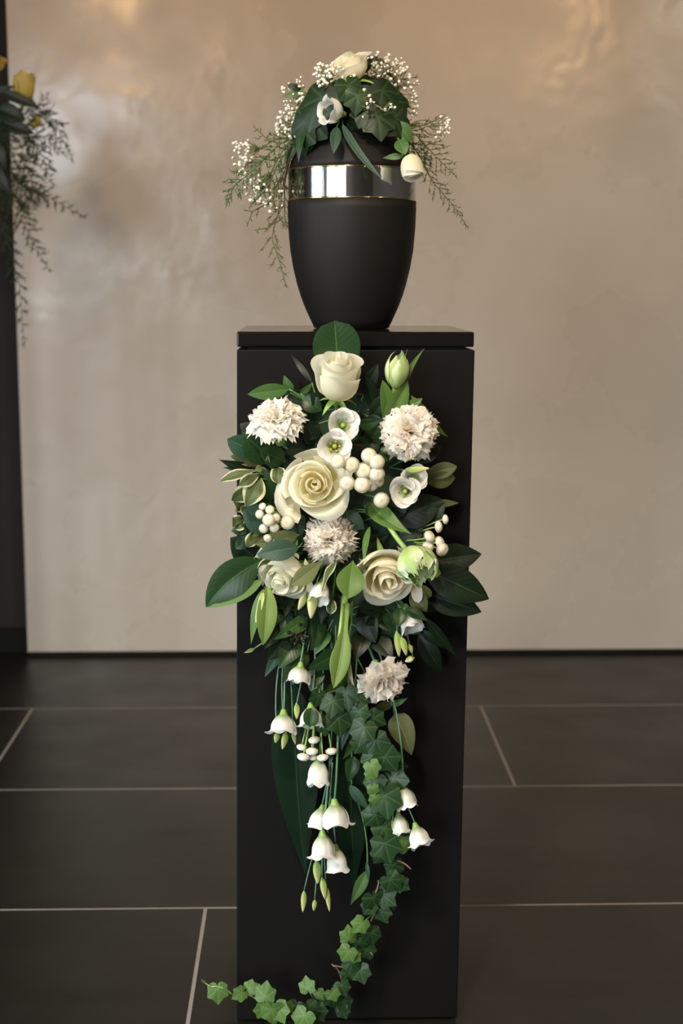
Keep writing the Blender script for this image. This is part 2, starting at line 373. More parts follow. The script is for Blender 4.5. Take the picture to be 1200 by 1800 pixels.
for zz, r_ in ((ub+.0012, 112.4), (ut-.0012, 111.4)):
    lathe('gold_rim', [(rr(r_-2), zz-.0012), (rr(r_), zz-.0009), (rr(r_+.4), zz), (rr(r_), zz+.0009), (rr(r_-2), zz+.0012)], (UX, UY, 0), M_gold, urn, 96)

# ------------------------------------------------------------------ leaves
PROF = {
 'ellip': lambda t: np.sin(np.pi*t**.9)**.85, 'lance': lambda t: (np.sin(np.pi*t**.75))*(1-.25*t),
 'ovate': lambda t: np.sin(np.pi*t**.62)**.8*(1-.12*t), 'round': lambda t: np.sqrt(np.clip(1-(2*t-1)**2, 0, 1))**.9,
 'club': lambda t: np.maximum(.36*np.clip((1-t)*6, 0, 1), np.sin(np.pi*np.clip((t-.22)/.78, 0, 1)**1.15)**.8),
 'obov': lambda t: np.sin(np.pi*t**1.45)**.8, 'strap': lambda t: np.clip(np.minimum(.45+t*3.5, 1), 0, 1)*np.clip(1-t**3.2, 0, 1)**.8,
}
LU = np.array([-1, -.8, -.5, -.2, 0, .2, .5, .8, 1.]); LT = np.linspace(0, 1, 13)
def leaf(parent, p0, p1, wpx, kind, mat, arch=.15, nrm=(0, .15, 1), roll=0., fold=.25, wave=.0, side=0., name='leaf', d0=None):
    """p0/p1 = (px,py,d). arch: bow of the blade towards its upper face; side: sideways bow; roll: turn about the midrib"""
    a, b = P(*p0), P(*p1); L = np.linalg.norm(b-a); dr = (b-a)/L
    n = unit(W(*nrm)); n = unit(n-dr*(n@dr)); s = np.cross(dr, n)
    n, s = n*math.cos(roll)+s*math.sin(roll), s*math.cos(roll)-n*math.sin(roll)
    c = (a+b)/2 + n*arch*L*1.2 + s*side*L*1.2; hw = wpx/2*pxm((p0[2]+p1[2])/2); ph = random.uniform(0, 6)
    def f(U, T):
        cc = bez(a, c, b, T); d = 2*(1-T)[:, None]*(c-a)+2*T[:, None]*(b-c); d /= np.linalg.norm(d, axis=1)[:, None]+1e-9
        ss = np.cross(d, n); ss /= np.linalg.norm(ss, axis=1)[:, None]; nn = np.cross(ss, d)
        h = hw*np.maximum(PROF[kind](np.clip(T, 0, 1)), .02); x = U*h
        z = fold*h*(np.abs(U)-.5*U*U) + wave*hw*np.sin(T*11+ph+U*1.5)*np.abs(U)
        return cc + ss*(x*math.sqrt(max(.2, 1-fold**2)))[:, None] + nn*z[:, None]
    return grid(name, f, LU, LT, mat, parent)
IK = [(0, 1.0), (13, .83), (28, .70), (42, .76), (52, .82), (63, .74), (78, .62), (93, .62), (108, .66), (125, .58), (145, .50), (165, .38), (180, .12)]
IA = []; IR = []
for (a0, r0), (a1, r1) in zip(IK[:-1], IK[1:]):
    for k in range(2): q = k/2; IA.append(a0+(a1-a0)*q); IR.append(r0+(r1-r0)*q)
IA.append(180); IR.append(.12)
IA = np.array(IA); IR = np.array(IR)
IAF = np.radians(np.concatenate([IA, -IA[-2:0:-1]])); IRF = np.concatenate([IR, IR[-2:0:-1]])
def ivy(parent, c, tip, size, mat, nrm=(0, .1, 1), bend=.2, name='leaf'):
    """c = (px,py,d) where the veins meet; tip = direction of the tip in the picture plane (right, up); size = tip length px"""
    o = P(*c); n = W(*nrm); x = unit(np.array([tip[0], 0, tip[1]]) - n*(np.array([tip[0], 0, tip[1]])@n)); y = np.cross(n, x)
    s = size*pxm(c[2]); V = [o]; UV = [(.5, 0)]; m = len(IAF); ph = random.uniform(0, 6)
    dist = np.min(np.abs((IAF[:, None]-np.radians([0, 52, -52, 108, -108])[None]+np.pi) % (2*np.pi)-np.pi), 1)
    for q in (.4, .75, 1.):
        for k in range(m):
            r = IRF[k]*q if q > .9 else IRF[k]*q*.9+.1*q*.5
            px_, py_ = r*math.cos(IAF[k]), r*math.sin(IAF[k])
            z = -bend*r*r + .035*r*min(1, dist[k]*3) + .08*r*math.sin(2*IAF[k]+ph)
            V.append(o + s*(x*px_ + y*py_ + n*z)); UV.append((.5+min(.5, dist[k]*r*.9), q))
    F = [[0, 1+k, 1+(k+1) % m] for k in range(m)]
    for j in range(2):
        F += [[1+j*m+k, 1+(j+1)*m+k, 1+(j+1)*m+(k+1) % m, 1+j*m+(k+1) % m] for k in range(m)]
    return mk(name, V, F, mat, parent, UV)

# ------------------------------------------------------------------ flowers
def stem_to(root, p, q, rad, mat, sag=(0, 0, 0), name='stem', n=6):
    c = (np.asarray(p)+np.asarray(q))/2+np.asarray(sag)
    return tube(name, bez(np.asarray(p), c, np.asarray(q), np.linspace(0, 1, 9)), rad, mat, root, n)
PU = np.linspace(-1, 1, 13); PT = np.array([0, .12, .25, .4, .55, .7, .8, .88, .94, 1.])
def rose(name, label, c, dpx, face, mat, H=.95, Np=17, open_=.7, spin=0., group=None, stem=None, sep=True, wide=1.0, curlf=1.):
    """c = (px,py,d) of the bloom's middle"""
    R = dpx/2*pxm(c[2]); ctr = P(*c); z = W(*face); Hh = R*2*H*.62; base = ctr - z*Hh*.55
    M = frame(z, spin); root = empty(name, base, label, 'rose', group)
    for k in range(Np):
        q = k/(Np-1); th = k*2.39996+random.uniform(-.3, .3); rim = R*(.05+.95*q**.98)*random.uniform(.93, 1.05)
        zt = Hh*(1.06-.10*(1-q)**3-.60*open_*q**1.9+random.uniform(-.04, .04)); phi = (1.8*(1-q)**1.4+1.05)*random.uniform(.9, 1.1)*wide
        curl = curlf*open_*R*.32*q**1.2; ph = random.uniform(0, 6); bulge = 2.2+1.6*q; ox, oy = rng.normal(0, .05, 2)*R*(1-q)
        def f(U, T):
            Te = T*(1-.17*np.abs(U)**2.4-.07*U*math.sin(ph)) + .05*T*(1-np.abs(U))**2*q
            Tc = np.clip(Te, 0, 1.06)
            s = np.clip((Tc-.66)/.34, 0, 1.2)
            r = R*.05 + (rim-R*.05)*(1-np.clip(1-Tc, 0, 1)**bulge)
            r = r*(1+.20*U*(1-.5*q)); r = r - rim*.30*s*(1-q)**1.5 - r*.8*np.clip(s, 0, 1)*max(0, 1-q*5) + curl*s**1.8*(.7+.55*np.sin(1.9*U+ph)) + R*.025*np.sin(4*U+ph)*s
            zz = zt*Tc**(1.0+.35*q) - curl*.85*s**2.4*(1+.4*np.sin(2.4*U+ph)) + R*.03*np.sin(4*U+2*ph)*s
            a = th + phi*U*(.30+.70*np.sin(np.pi/2*np.clip(T*1.5, 0, 1)))
            return np.stack([r*np.cos(a)+ox*T, r*np.sin(a)+oy*T, zz], 1)
        grid('petal', f, PU, PT, mat, root, M, base)
    if sep:
        for k in range(5):
            a0 = k*1.2566+.4
            def f(U, T):
                r = R*(.10+.75*T**.8); zz = R*(-.02-.10*T-.3*T*T); w_ = .16*R*(1-T)**.7*U
                return np.stack([r*math.cos(a0)-w_*math.sin(a0), r*math.sin(a0)+w_*math.cos(a0), zz+.05*R*np.abs(U)], 1)
            grid('sepal', f, np.linspace(-1, 1, 5), np.linspace(0, 1, 7), M_calyx, root, M, base)
        lathe('hip', [(R*.06, -R*.30), (R*.13, -R*.22), (R*.16, -R*.1), (R*.13, .01*R), (R*.05, R*.08)], base, M_calyx, root, 12, M)
    if stem is not None: stem_to(root, base-z*R*.2, P(*stem), .0026, M_stem, z*-.015)
    return root
CU = np.linspace(-1, 1, 17); CT = np.array([0, .25, .45, .65, .82, .93, 1.])
def carnation(name, label, c, dpx, face, mat, Np=46, spread=1.65, stem=None, spiky=0., squash=1., calyx=True, wf=1.):
    R = dpx/2*pxm(c[2]); ctr = P(*c); z = W(*face); base = ctr - z*R*.45; M = frame(z, random.uniform(0, 6))
    root = empty(name, base, label, 'carnation')
    for k in range(Np):
        q = (k+.5)/Np; al = spread*q**.55; az = k*2.39996+random.uniform(-.3, .3)
        ln = R*random.uniform(.88, 1.1)*(1-.10*(1-q))
        dr = np.array([math.sin(al)*math.cos(az), math.sin(al)*math.sin(az), math.cos(al)*squash])
        e = dr*ln; mid = np.array([dr[0]*.25, dr[1]*.25, .95+.25*q])*ln*.72
        tw = random.uniform(-.7, .7)*(1.15-q*.75); s0 = unit(np.cross([0, 0, 1.], dr)+1e-6); nn = unit(np.cross(dr, s0))
        s = s0*math.cos(tw)+nn*math.sin(tw); n2 = np.cross(s, dr)
        wd = wf*R*random.uniform(.46, .62)*(1-.25*spiky); ph = random.uniform(0, 6); fr = random.uniform(4.5, 7.)
        tooth = np.where(np.arange(len(CU)) % 2 == 0, 0., (-.065-.10*spiky)/wf)
        jag = {round(u, 4): t+random.uniform(-.07, .03)*(1+spiky) for u, t in zip(CU, tooth)}
        def f(U, T):
            j = np.array([jag[round(u, 4)] for u in U])
            Te = T*(1-.16*U*U) + j*(T > .97)
            cc = bez(np.zeros(3), mid, e, Te)
            wv = wd*(.10+.90*np.clip(T, 0, 1)**1.25)
            rip = R*.085*np.sin(fr*U+ph)*T**1.8 - R*.10*U*U*T
            return cc + s*(U*wv)[:, None] + n2*rip[:, None] + dr*(R*.05*np.cos(fr*U*1.3+ph)*T**3)[:, None]
        grid('petal', f, CU, CT, mat, root, M, base)
    if calyx:
        lathe('calyx', [(R*.07, -R*.62), (R*.17, -R*.55), (R*.20, -R*.3), (R*.21, -R*.02), (R*.26, R*.14), (R*.22, R*.13)], base, M_calyx, root, 16, M)
    if stem is not None: stem_to(root, base-z*R*.58, P(*stem), .0021, M_bstem)
    return root
def calyxmesh(name, base, M, R, parent, mat=None):
    """green cup with five pointed tips under a bloom"""
    n = 20; V = []; F = []
    rows = [(.05, -.30), (.15, -.24), (.20, -.08), (.28, .10)]
    for r, zz in rows:
        for k in range(n): a = 2*math.pi*k/n; V.append((r*R*math.cos(a), r*R*math.sin(a), zz*R))
    for k in range(n):
        a = 2*math.pi*k/n; tip = 1 if k % 4 == 2 else (.35 if k % 4 in (1, 3) else .0)
        r = .30+.16*tip; V.append((r*R*math.cos(a), r*R*math.sin(a), (.14+.32*tip)*R))
    m = len(rows)+1
    F = [[i*n+k, i*n+(k+1) % n, (i+1)*n+(k+1) % n, (i+1)*n+k] for i in range(m-1) for k in range(n)]; F.append(list(range(n))[::-1])
    return mk(name, np.array(V)@M.T+base, F, mat or M_calyx, parent, np.zeros((len(V), 2))+.5)
BU = np.linspace(-1, 1, 9); BT = np.linspace(0, 1, 10)
def bloom(parent, c, dpx, face, kind='bell', Np=6, lenf=1.0, mat=None, spin=None, name='bloom', flare=1., stamens=False):
    """one lisianthus flower; c = pixel of its calyx for bells, of its middle for open cups. returns the calyx mesh that parents the petals"""
    if kind == 'bell': dpx *= 1.09; c = (c[0], c[1]+(4 if c[1] > 1150 else 0), c[2])
    mat = mat or M_lis; R = dpx/2*pxm(c[2]); z = W(*face); base = P(*c); M = frame(z, random.uniform(0, 6) if spin is None else spin)
    if kind == 'cup': H = R*1.15*lenf; base = base - z*H*.6
    else: H = R*2.25*lenf
    b = calyxmesh(name, base, M, R, parent)
    for k in range(Np):
        th = 2*math.pi*k/Np*(1 if Np < 7 else 1.31)+random.uniform(-.12, .12); ph = random.uniform(0, 6); sc = random.uniform(.93, 1.05)*(1-.10*(k % 2))
        hl = random.uniform(.93, 1.07)
        def f(U, T):
            Te = np.clip(T*(1-.20*np.abs(U)**2.6)+(.04 if kind == 'bell' else .0)*T*(1-np.abs(U))**2, 0, 1.1)
            s = np.clip((Te-.68)/.32, 0, 1.3)
            if kind == 'cup': r = R*sc*(.10+.70*np.sin(np.pi/2*np.clip(Te*1.15, 0, 1))**.9) + R*.20*flare*s**1.6*(1+.35*np.sin(3*U+ph))
            else: r = R*sc*(.14+.62*np.sin(np.pi/2*np.clip(Te/.62, 0, 1))**.75) + R*.17*flare*s**1.8*(1+.5*np.sin(2.5*U+ph))
            r = r*(1+.07*U); zz = H*hl*Te - R*.16*s**2*(1+.6*np.sin(3*U+ph))
            a = th + (.80 if kind == 'bell' else 1.0)*U*(.4+.6*np.sin(np.pi/2*np.clip(T*1.7, 0, 1))) + .04*np.sin(5*T+ph)
            return np.stack([r*np.cos(a), r*np.sin(a), zz], 1)
        grid('petal', f, BU, BT, mat, b, M, base)
    if kind == 'cup':
        lathe('pistil', [(R*.10, R*.05), (R*.13, R*.25), (R*.07, R*.38), (R*.06, R*.5), (R*.14, R*.58), (R*.05, R*.63)], base, M_stigma, b, 12, M)
        for k in range(5 if stamens else 0):
            a = k*1.2566+.3; p0 = np.array([R*.12*math.cos(a), R*.12*math.sin(a), R*.1]); p1 = np.array([R*.27*math.cos(a), R*.27*math.sin(a), R*.48])
            V, F = tubegeo([p0, p0*.6+p1*.4, p1*.9+p0*.1, p1, p1+(p1-p0)*.3], [R*.015, R*.015, R*.02, R*.065, R*.02], 6)
            mk('stamen', np.array(V)@M.T+base, F, M_stamen, b, np.zeros((len(V), 2))+.5)
    return b
def bud(parent, p0, p1, wpx, mat, name='bud', twist=1.6):
    """closed pointed bud from base pixel p0 to tip pixel p1: spiral wrapped petals"""
    a, b = P(*p0), P(*p1); L = np.linalg.norm(b-a); M = frame(b-a); R = wpx/2*pxm(p0[2])
    n = 15; ts = np.linspace(0, 1, 11); V = []; UV = []
    for t in ts:
        for k in range(n):
            an = 2*math.pi*k/n+twist*t; r = R*(np.sin(np.pi*(.10+.86*t**.8))**.8)*(1-.20*t)*(1+.13*math.cos(3*an))
            V.append((r*math.cos(an), r*math.sin(an), L*t)); UV.append((k/n, t))
    m = len(ts); F = [[i*n+k, i*n+(k+1) % n, (i+1)*n+(k+1) % n, (i+1)*n+k] for i in range(m-1) for k in range(n)]
    F += [list(range(n))[::-1], [(m-1)*n+k for k in range(n)]]
    o = mk(name, np.array(V)@M.T+a, F, mat, parent, UV)
    calyxmesh('calyx', a, M, R*1.5, o)
    return o
def tulip(root, c, dpx, lpx, face, mat, Np=7, closed=.5, ragged=.12, spin=0., name='petal'):
    """parrot tulip cup around local +z; c = base pixel"""
    R = dpx/2*pxm(c[2]); H = lpx*pxm(c[2]); base = P(*c); M = frame(W(*face), spin)
    TU = np.linspace(-1, 1, 15); TT = np.linspace(0, 1, 11)
    for k in range(Np):
        q = 0 if k < 3 else 1; th = k*2.0944*(1 if k < 6 else .77)+q*1.047+random.uniform(-.1, .1); ph = random.uniform(0, 6)
        jag = {round(u, 4): random.uniform(-1, .3) for u in TU}; sc = 1-.10*q; hl = random.uniform(.88, 1.05)
        def f(U, T):
            j = np.array([jag[round(u, 4)] for u in U])
            Te = T*(1-.25*np.abs(U)**2) + ragged*j*(T > .95)
            r = R*sc*(.15+.9*np.sin(np.pi*np.clip(.06+(.62+.30*closed)*Te, 0, 1))**.8) + ragged*R*.9*np.sin(4*U+ph)*T**2*np.abs(U)
            a = th + .85*U*np.sin(np.pi*np.clip(.12+.62*T, 0, 1)) + .06*np.sin(7*T+ph)*U
            zz = H*hl*Te + ragged*R*.6*np.sin(5*U+2*ph)*T
            return np.stack([r*np.cos(a), r*np.sin(a), zz], 1)
        grid(name, f, TU, TT, mat, root, M, base)
# button chrysanthemum head, built once and copied
def button_mesh():
    V = []; F = []; UV = []
    def quad(pts, t0, tt=1):
        i = len(V); V.extend(pts); F.append([i, i+1, i+2, i+3, i+4]); UV.extend([(0, t0*tt), (1, t0*tt), (1, .8*tt), (.5, tt), (0, .8*tt)])
    n = 20
    for i, (r, z) in enumerate([(.0, -.45), (.55, -.42), (.86, -.15), (.90, .1), (.78, .38), (.5, .55), (.22, .56), (.0, .50)]):
        pass
    prof_ = [(.05, -.5), (.5, -.46), (.82, -.22), (.90, .05), (.80, .34), (.52, .53), (.24, .56), (.02, .50)]
    for r, z in prof_:
        for k in range(n): a = 2*math.pi*k/n; V.append((r*math.cos(a), r*math.sin(a), z)); UV.append((k/n, .3))
    for i in range(len(prof_)-1):
        for k in range(n): F.append([i*n+k, i*n+(k+1) % n, (i+1)*n+(k+1) % n, (i+1)*n+k])
    for al, m, ln in ((.16, 5, .15), (.36, 9, .17), (.56, 14, .19), (.78, 18, .21), (1.02, 21, .22), (1.28, 24, .23), (1.55, 24, .24), (1.85, 24, .24)):
        for k in range(m):
            a = 2*math.pi*(k+.5*(m % 2)+al*3)/m; hw_ = math.pi/m*.92
            def pt(al_, aa, lift):
                rr_ = math.sin(al_)*.93+lift*math.sin(al_); zz = .60*math.cos(al_)-.07*math.exp(-(al_/.25)**2)+lift*math.cos(al_)
                return (rr_*math.cos(aa), rr_*math.sin(aa), zz)
            quad([pt(al+ln, a-hw_, .0), pt(al+ln, a+hw_, .0), pt(al-.02, a+hw_*.85, .07), pt(al-.06, a, .10), pt(al-.02, a-hw_*.85, .07)], .35, min(1, .22+al*1.5))
    me = bpy.data.meshes.new('flower_head'); me.from_pydata(V, [], F)
    l = me.uv_layers.new(name='UVMap'); idx = np.empty(len(me.loops), np.int32); me.loops.foreach_get('vertex_index', idx)
    l.data.foreach_set('uv', np.asarray(UV, np.float32)[idx].ravel()); me.materials.append(M_butt); me.update(); return me
BUT = button_mesh()
def button_spray(label, heads, hub, group=None):
    """heads: (px,py,d,diam px,face)"""
    h0 = P(*hub); root = empty('button_chrysanthemum_spray', h0, label, 'chrysanthemum')
    for (px, py, d, s, face) in heads:
        p = P(px, py, d); z = W(*face); r = s/2*pxm(d)/.93
        o = bpy.data.objects.new('flower_head', BUT); C.objects.link(o); o.parent = root
        Mx = frame(z, random.uniform(0, 6)); o.matrix_local = Matrix.Translation(Vector(p-h0)) @ Matrix(Mx.tolist()).to_4x4() @ Matrix.Scale(r, 4)
        V, F = tubegeo(bez(p-z*r*.45, p-z*r*1.5+(h0-p)*.2, h0, np.linspace(0, 1, 8)), .0011, 5)
        mk('stalk', V, F, M_lstem, root, np.zeros((len(V), 2))+.5)
    return root

# ---- things that are clouds of tiny pieces
ICO_V = []; 
_g = (1+5**.5)/2
ICO = unit(np.array([(-1, _g, 0), (1, _g, 0), (-1, -_g, 0), (1, -_g, 0), (0, -1, _g), (0, 1, _g), (0, -1, -_g), (0, 1, -_g), (_g, 0, -1), (_g, 0, 1), (-_g, 0, -1), (-_g, 0, 1)]))*math.sqrt(12)
ICF = [(0, 11, 5), (0, 5, 1), (0, 1, 7), (0, 7, 10), (0, 10, 11), (1, 5, 9), (5, 11, 4), (11, 10, 2), (10, 7, 6), (7, 1, 8), (3, 9, 4), (3, 4, 2), (3, 2, 6), (3, 6, 8), (3, 8, 9), (4, 9, 5), (2, 4, 11), (6, 2, 10), (8, 6, 7), (9, 8, 1)]
def gypsophila(label, base, blobs, size=6.2):
    """base pixel; blobs: (px,py,rx,ry,d,n)"""
    b = P(*base); root = empty('gypsophila_sprig', b, label, 'gypsophila'); SV, SF, BV, BF = [], [], [], []
    def addtube(pts, r):
        V, F = tubegeo(pts, r, 4); k = len(SV); SV.extend(V); SF.extend([[i+k for i in f] for f in F])
    for (px, py, rx, ry, d, n) in blobs:
        hub = P(px+(base[0]-px)*.35, py+(base[1]-py)*.35, d)
        addtube(bez(b, (b+hub)/2+np.array([0, 0, .012]), hub, np.linspace(0, 1, 6)), .0009)
        for i in range(n):
            a = random.uniform(0, 6.28); q = random.random()**.55
            e = P(px+rx*q*math.cos(a), py+ry*q*math.sin(a), d+random.uniform(-.025, .025))
            mid = hub*.5+e*.5+rng.normal(0, .006, 3)
            addtube(bez(hub, mid, e, np.linspace(0, 1, 5)), .00042)
            for j in range(random.choice((1, 1, 2))):
                c = e + rng.normal(0, .0035, 3)*(j > 0); s = size/2*pxm(d)*random.uniform(.6, 1.15); k = len(BV)
                BV.extend(c + s*ICO*(1+.3*rng.uniform(-1, 1, (12, 1)))); BF.extend([[x+k for x in f] for f in ICF])
    o = mk('stalks', SV, SF, M_gyps, root, np.zeros((len(SV), 2))+.5); o['kind'] = 'stuff'
    o = mk('blossoms', BV, BF, M_gyp, root, np.zeros((len(BV), 2))+.5, smooth=True); o['kind'] = 'stuff'
    return root
def fern(root, path, width, mat, stemmat=None, dens=1.0, droop=.3, branch=True, taper=True, nl=1.):
    """asparagus fern frond along path [(px,py,d)...]: stem and side twigs of needles, tapering to a bare tip"""
    pts = np.array([P(*p) for p in path]); ts = np.linspace(0, 1, len(pts)); tt = np.linspace(0, 1, 40)
    # smooth polyline
    cur = np.stack([np.interp(tt, ts, pts[:, i]) for i in range(3)], 1)
    for _ in range(4): cur[1:-1] = (cur[:-2]+2*cur[1:-1]+cur[2:])/4
    tube('stem', cur, np.linspace(.0011, .0006, 40), stemmat or mat, root, 5)
    V, F = [], []; L = np.linalg.norm(np.diff(cur, axis=0), axis=1).sum(); wd = width*pxm(path[0][2])
    def needle(p, d, l, r):
        a = unit(np.cross(d, rng.normal(size=3))); k = len(V); b = np.cross(d, a)
        V.extend([p+a*r, p-a*.5*r+b*r*.85, p-a*.5*r-b*r*.85, p+d*l]); F.extend([[k, k+1, k+3], [k+1, k+2, k+3], [k+2, k, k+3]])
    nb = int(L/.0045*dens)
    for i in range(nb):
        t = (i+.5)/nb; j = min(38, int(t*39)); p = cur[j]+(cur[j+1]-cur[j])*(t*39-j); d = unit(cur[j+1]-cur[j])
        sd = unit(np.cross(d, [0, -1, 0])+rng.normal(0, .35, 3)); sg = 1 if i % 2 else -1
        bl = wd*(math.sin(math.pi*min(1, .12+t*.95))**.7 if taper else 1)*random.uniform(.6, 1.1)
        bd = unit(d*.7+sd*sg*.9+np.array([0, 0, -droop])*random.random())
        e = p+bd*bl; 
        if branch:
            k0 = len(V); Vt, Ft = tubegeo([p, (p+e)/2, e], [.0005, .0004, .0003], 3); V.extend(Vt); F.extend([[x+k0 for x in f] for f in Ft])
            for s_ in range(max(3, int(bl/.0016))):
                q = random.random(); needle(p+(e-p)*q, unit(bd*.8+rng.normal(0, .55, 3)), random.uniform(.005, .010)*nl, .0007*nl)
        else: needle(p, bd, bl, .0009)
    o = mk('needles', V, F, mat, root, np.zeros((len(V), 2))+.5, smooth=False); o['kind'] = 'stuff'

# ================================================================== arrangement on the pedestal's front
foam = empty('foam_holder', P(600, 880, .0), 'dark floral foam block fixed to the front of the pedestal behind the flowers', 'foam block')
a, b = P(500, 1130, 0), P(705, 690, 0)
box('foam', (a[0], -.050, a[2]), (b[0], -.004, b[2]), M_foam, foam, .008)
box('tray', (a[0]-.005, -.006, a[2]-.005), (b[0]+.005, 0, b[2]+.005), M_skirt, foam, .002)
FC = lambda px, py: (px, py, .048)               # a point on the foam's front

# ---- roses
rose('rose', 'tall half-open white rose at the top of the pedestal arrangement, below the urn', (592, 660, .085), 92, (.02, .93, .42), M_white, H=1.52, Np=13, open_=.40, curlf=1.9, spin=.5, stem=FC(597, 740))
rose('rose', 'wide open cream rose in the middle, beside the white button flowers', (553, 852, .105), 118, (-.10, .16, 1), M_cream, H=.82, Np=15, open_=.85, curlf=1.2, spin=1.2, stem=FC(575, 860))
rose('rose', 'white rose facing down on the left, partly under a bluish green leaf', (496, 1011, .088), 108, (-.34, -.50, .80), M_white, H=1.0, Np=14, open_=.75, spin=2., stem=FC(545, 975))
rose('rose', 'ivory rose facing down on the right, touched by the green parrot tulip', (681, 1014, .097), 114, (.10, -.40, .90), M_ivory, H=1.0, Np=15, open_=.8, spin=.2, stem=FC(650, 960))
# ---- carnations
carnation('carnation', 'white carnation seen from the side, on the left with its green calyx showing', (484, 735, .09), 112, (-.16, .84, .50), M_carn, Np=44, spread=1.55, stem=FC(540, 815))
carnation('carnation', 'full round blush-white carnation on the upper right under a bent tulip leaf', (720, 758, .095), 110, (0, .22, 1), M_blush, Np=60, spread=1.75, stem=FC(665, 800))
carnation('carnation', 'spiky white carnation in the centre under the open cream rose', (580, 950, .090), 104, (.05, .05, 1), M_blush, Np=54, spread=1.7, spiky=.8, stem=FC(590, 930))
carnation('carnation', 'small blush carnation hanging low on the right above the ivy', (672, 1198, .080), 98, (.24, -.50, .82), M_blush, Np=22, spread=1.5, wf=1.5, stem=FC(640, 1115))

# ---- lisianthus
def lis(label, base, group=None): return empty('lisianthus_stem', P(*base), label, 'lisianthus', group)
def st(root, a, b, r=.0013, sag=(0, 0, 0), mat=None, name='stem'): return stem_to(root, P(*a), P(*b), r, mat or M_bstem, sag, name)
s = lis('pair of open white lisianthus cups between the top rose and the cream rose', FC(600, 820))
bloom(s, (603, 747, .098), 62, (.06, .22, 1), 'cup', spin=.4); bloom(s, (588, 784, .108), 62, (-.02, .20, 1), 'cup', spin=1.0, stamens=True)
st(s, (603, 752, .065), FC(598, 825)); st(s, (588, 786, .075), FC(598, 830))
s = lis('two open white lisianthus cups with pale buds under the blush-white carnation', FC(672, 850))
bloom(s, (711, 864, .098), 58, (-.22, .12, 1), 'cup', spin=.2); bloom(s, (728, 840, .088), 50, (.12, .16, 1), 'cup', spin=.9)
bud(s, (715, 827, .095), (754, 823, .10), 13, M_gbud); bud(s, (712, 807, .095), (731, 800, .10), 11, M_gbud)
st(s, (715, 827, .095), FC(684, 822), .001); st(s, (712, 807, .095), FC(684, 822), .001); st(s, (708, 864, .06), FC(690, 840)); st(s, (726, 842, .06), FC(690, 840))
s = lis('drooping white lisianthus with two cream buds beside the lower left rose', FC(575, 990))
bloom(s, (566, 1022, .088), 42, (-.15, -.75, .6), 'bell', lenf=.85); st(s, (566, 1022, .088), FC(575, 990))
bud(s, (549, 1042, .095), (546, 1087, .098), 21, M_bud); bud(s, (536, 1046, .088), (524, 1072, .09), 15, M_bud)
st(s, (549, 1042, .095), FC(572, 985), .0011); st(s, (536, 1046, .088), FC(570, 985), .001)
s = lis('white lisianthus half hidden behind a dark leaf with green buds, below the ivory rose', FC(690, 1050))
bloom(s, (714, 1068, .068), 48, (.25, -.8, .5), 'bell', lenf=.8); st(s, (714, 1068, .068), FC(690, 1040))
bud(s, (697, 1112, .085), (701, 1154, .085), 15, M_gbud); bud(s, (706, 1122, .088), (714, 1152, .088), 14, M_gbud); bud(s, (719, 1134, .08), (724, 1148, .08), 10, M_gbud)
st(s, (697, 1112, .085), FC(700, 1062), .001); st(s, (706, 1122, .088), FC(702, 1062), .001); st(s, (719, 1134, .08), FC(706, 1062), .0009)
bud(s, (726, 1157, .075), (712, 1163, .078), 13, M_bud)
st(s, (726, 1157, .075), FC(704, 1068), .0008)
s = lis('single white lisianthus bell hanging at the left above its neighbour bell', FC(535, 1110))
bloom(s, (528, 1166, .085), 46, (-.14, -.93, .25), 'bell', lenf=.62); st(s, (528, 1166, .085), FC(538, 1105), .0014)
s = lis('leftmost hanging white lisianthus bell with two green buds beneath it', FC(510, 1120))
bloom(s, (498, 1250, .085), 54, (-.03, -.93, .30), 'bell', lenf=.58, flare=1.5)
bud(s, (487, 1288, .080), (484, 1306, .082), 12, M_gbud); bud(s, (502, 1289, .082), (496, 1317, .085), 13, M_gbud); bud(s, (514, 1287, .075), (519, 1308, .076), 9, M_gbud)
st(s, (499, 1247, .085), FC(502, 1122), .0013); st(s, (487, 1288, .078), FC(500, 1122), .001, (-.012, 0, 0)); st(s, (502, 1289, .078), FC(504, 1122), .0009, (-.012, 0, 0)); st(s, (514, 1287, .073), FC(504, 1122), .0008, (.004, 0, 0))
s = lis('small white lisianthus with a round leaf across it, beside a green bud', FC(555, 1125))
bloom(s, (546, 1238, .080), 50, (.02, -.90, .4), 'bell', lenf=.68)
bud(s, (521, 1238, .082), (521, 1264, .083), 12, M_gbud); st(s, (521, 1238, .082), FC(545, 1122), .001); st(s, (546, 1238, .080), FC(552, 1122), .0013, (.006, 0, 0))
leaf(s, (548, 1244, .105), (545, 1277, .112), 30, 'round', M_laurel, arch=.1)
s = lis('short white lisianthus bell hanging under the small button flowers', FC(572, 1122))
bloom(s, (560, 1330, .082), 44, (-.04, -.93, .3), 'bell', lenf=.95); st(s, (562, 1330, .082), FC(570, 1122), .0013)
s = lis('long lisianthus stem with two white bells side by side, above the lowest pair', FC(590, 1122))
bloom(s, (588, 1408, .088), 58, (.08, -.93, .28), 'bell', lenf=.66, flare=1.3); bloom(s, (566, 1416, .07), 42, (-.20, -.93, .2), 'bell', lenf=.8)
st(s, (588, 1408, .088), FC(590, 1122), .0017, (.008, 0, 0)); st(s, (566, 1416, .07), (584, 1330, .075), .0012)
st(s, (578, 1425, .08), (584, 1340, .076), .0012)
s = lis('longest lisianthus stem with the lowest two white bells and hanging green buds', FC(582, 1122))
bloom(s, (567, 1462, .090), 50, (.00, -.93, .3), 'bell', lenf=.78, flare=1.4); bloom(s, (590, 1486, .078), 46, (.08, -.93, .26), 'bell', lenf=.80)
st(s, (567, 1462, .090), FC(582, 1122), .0017, (.012, 0, 0)); st(s, (590, 1486, .078), (581, 1400, .078), .0012)
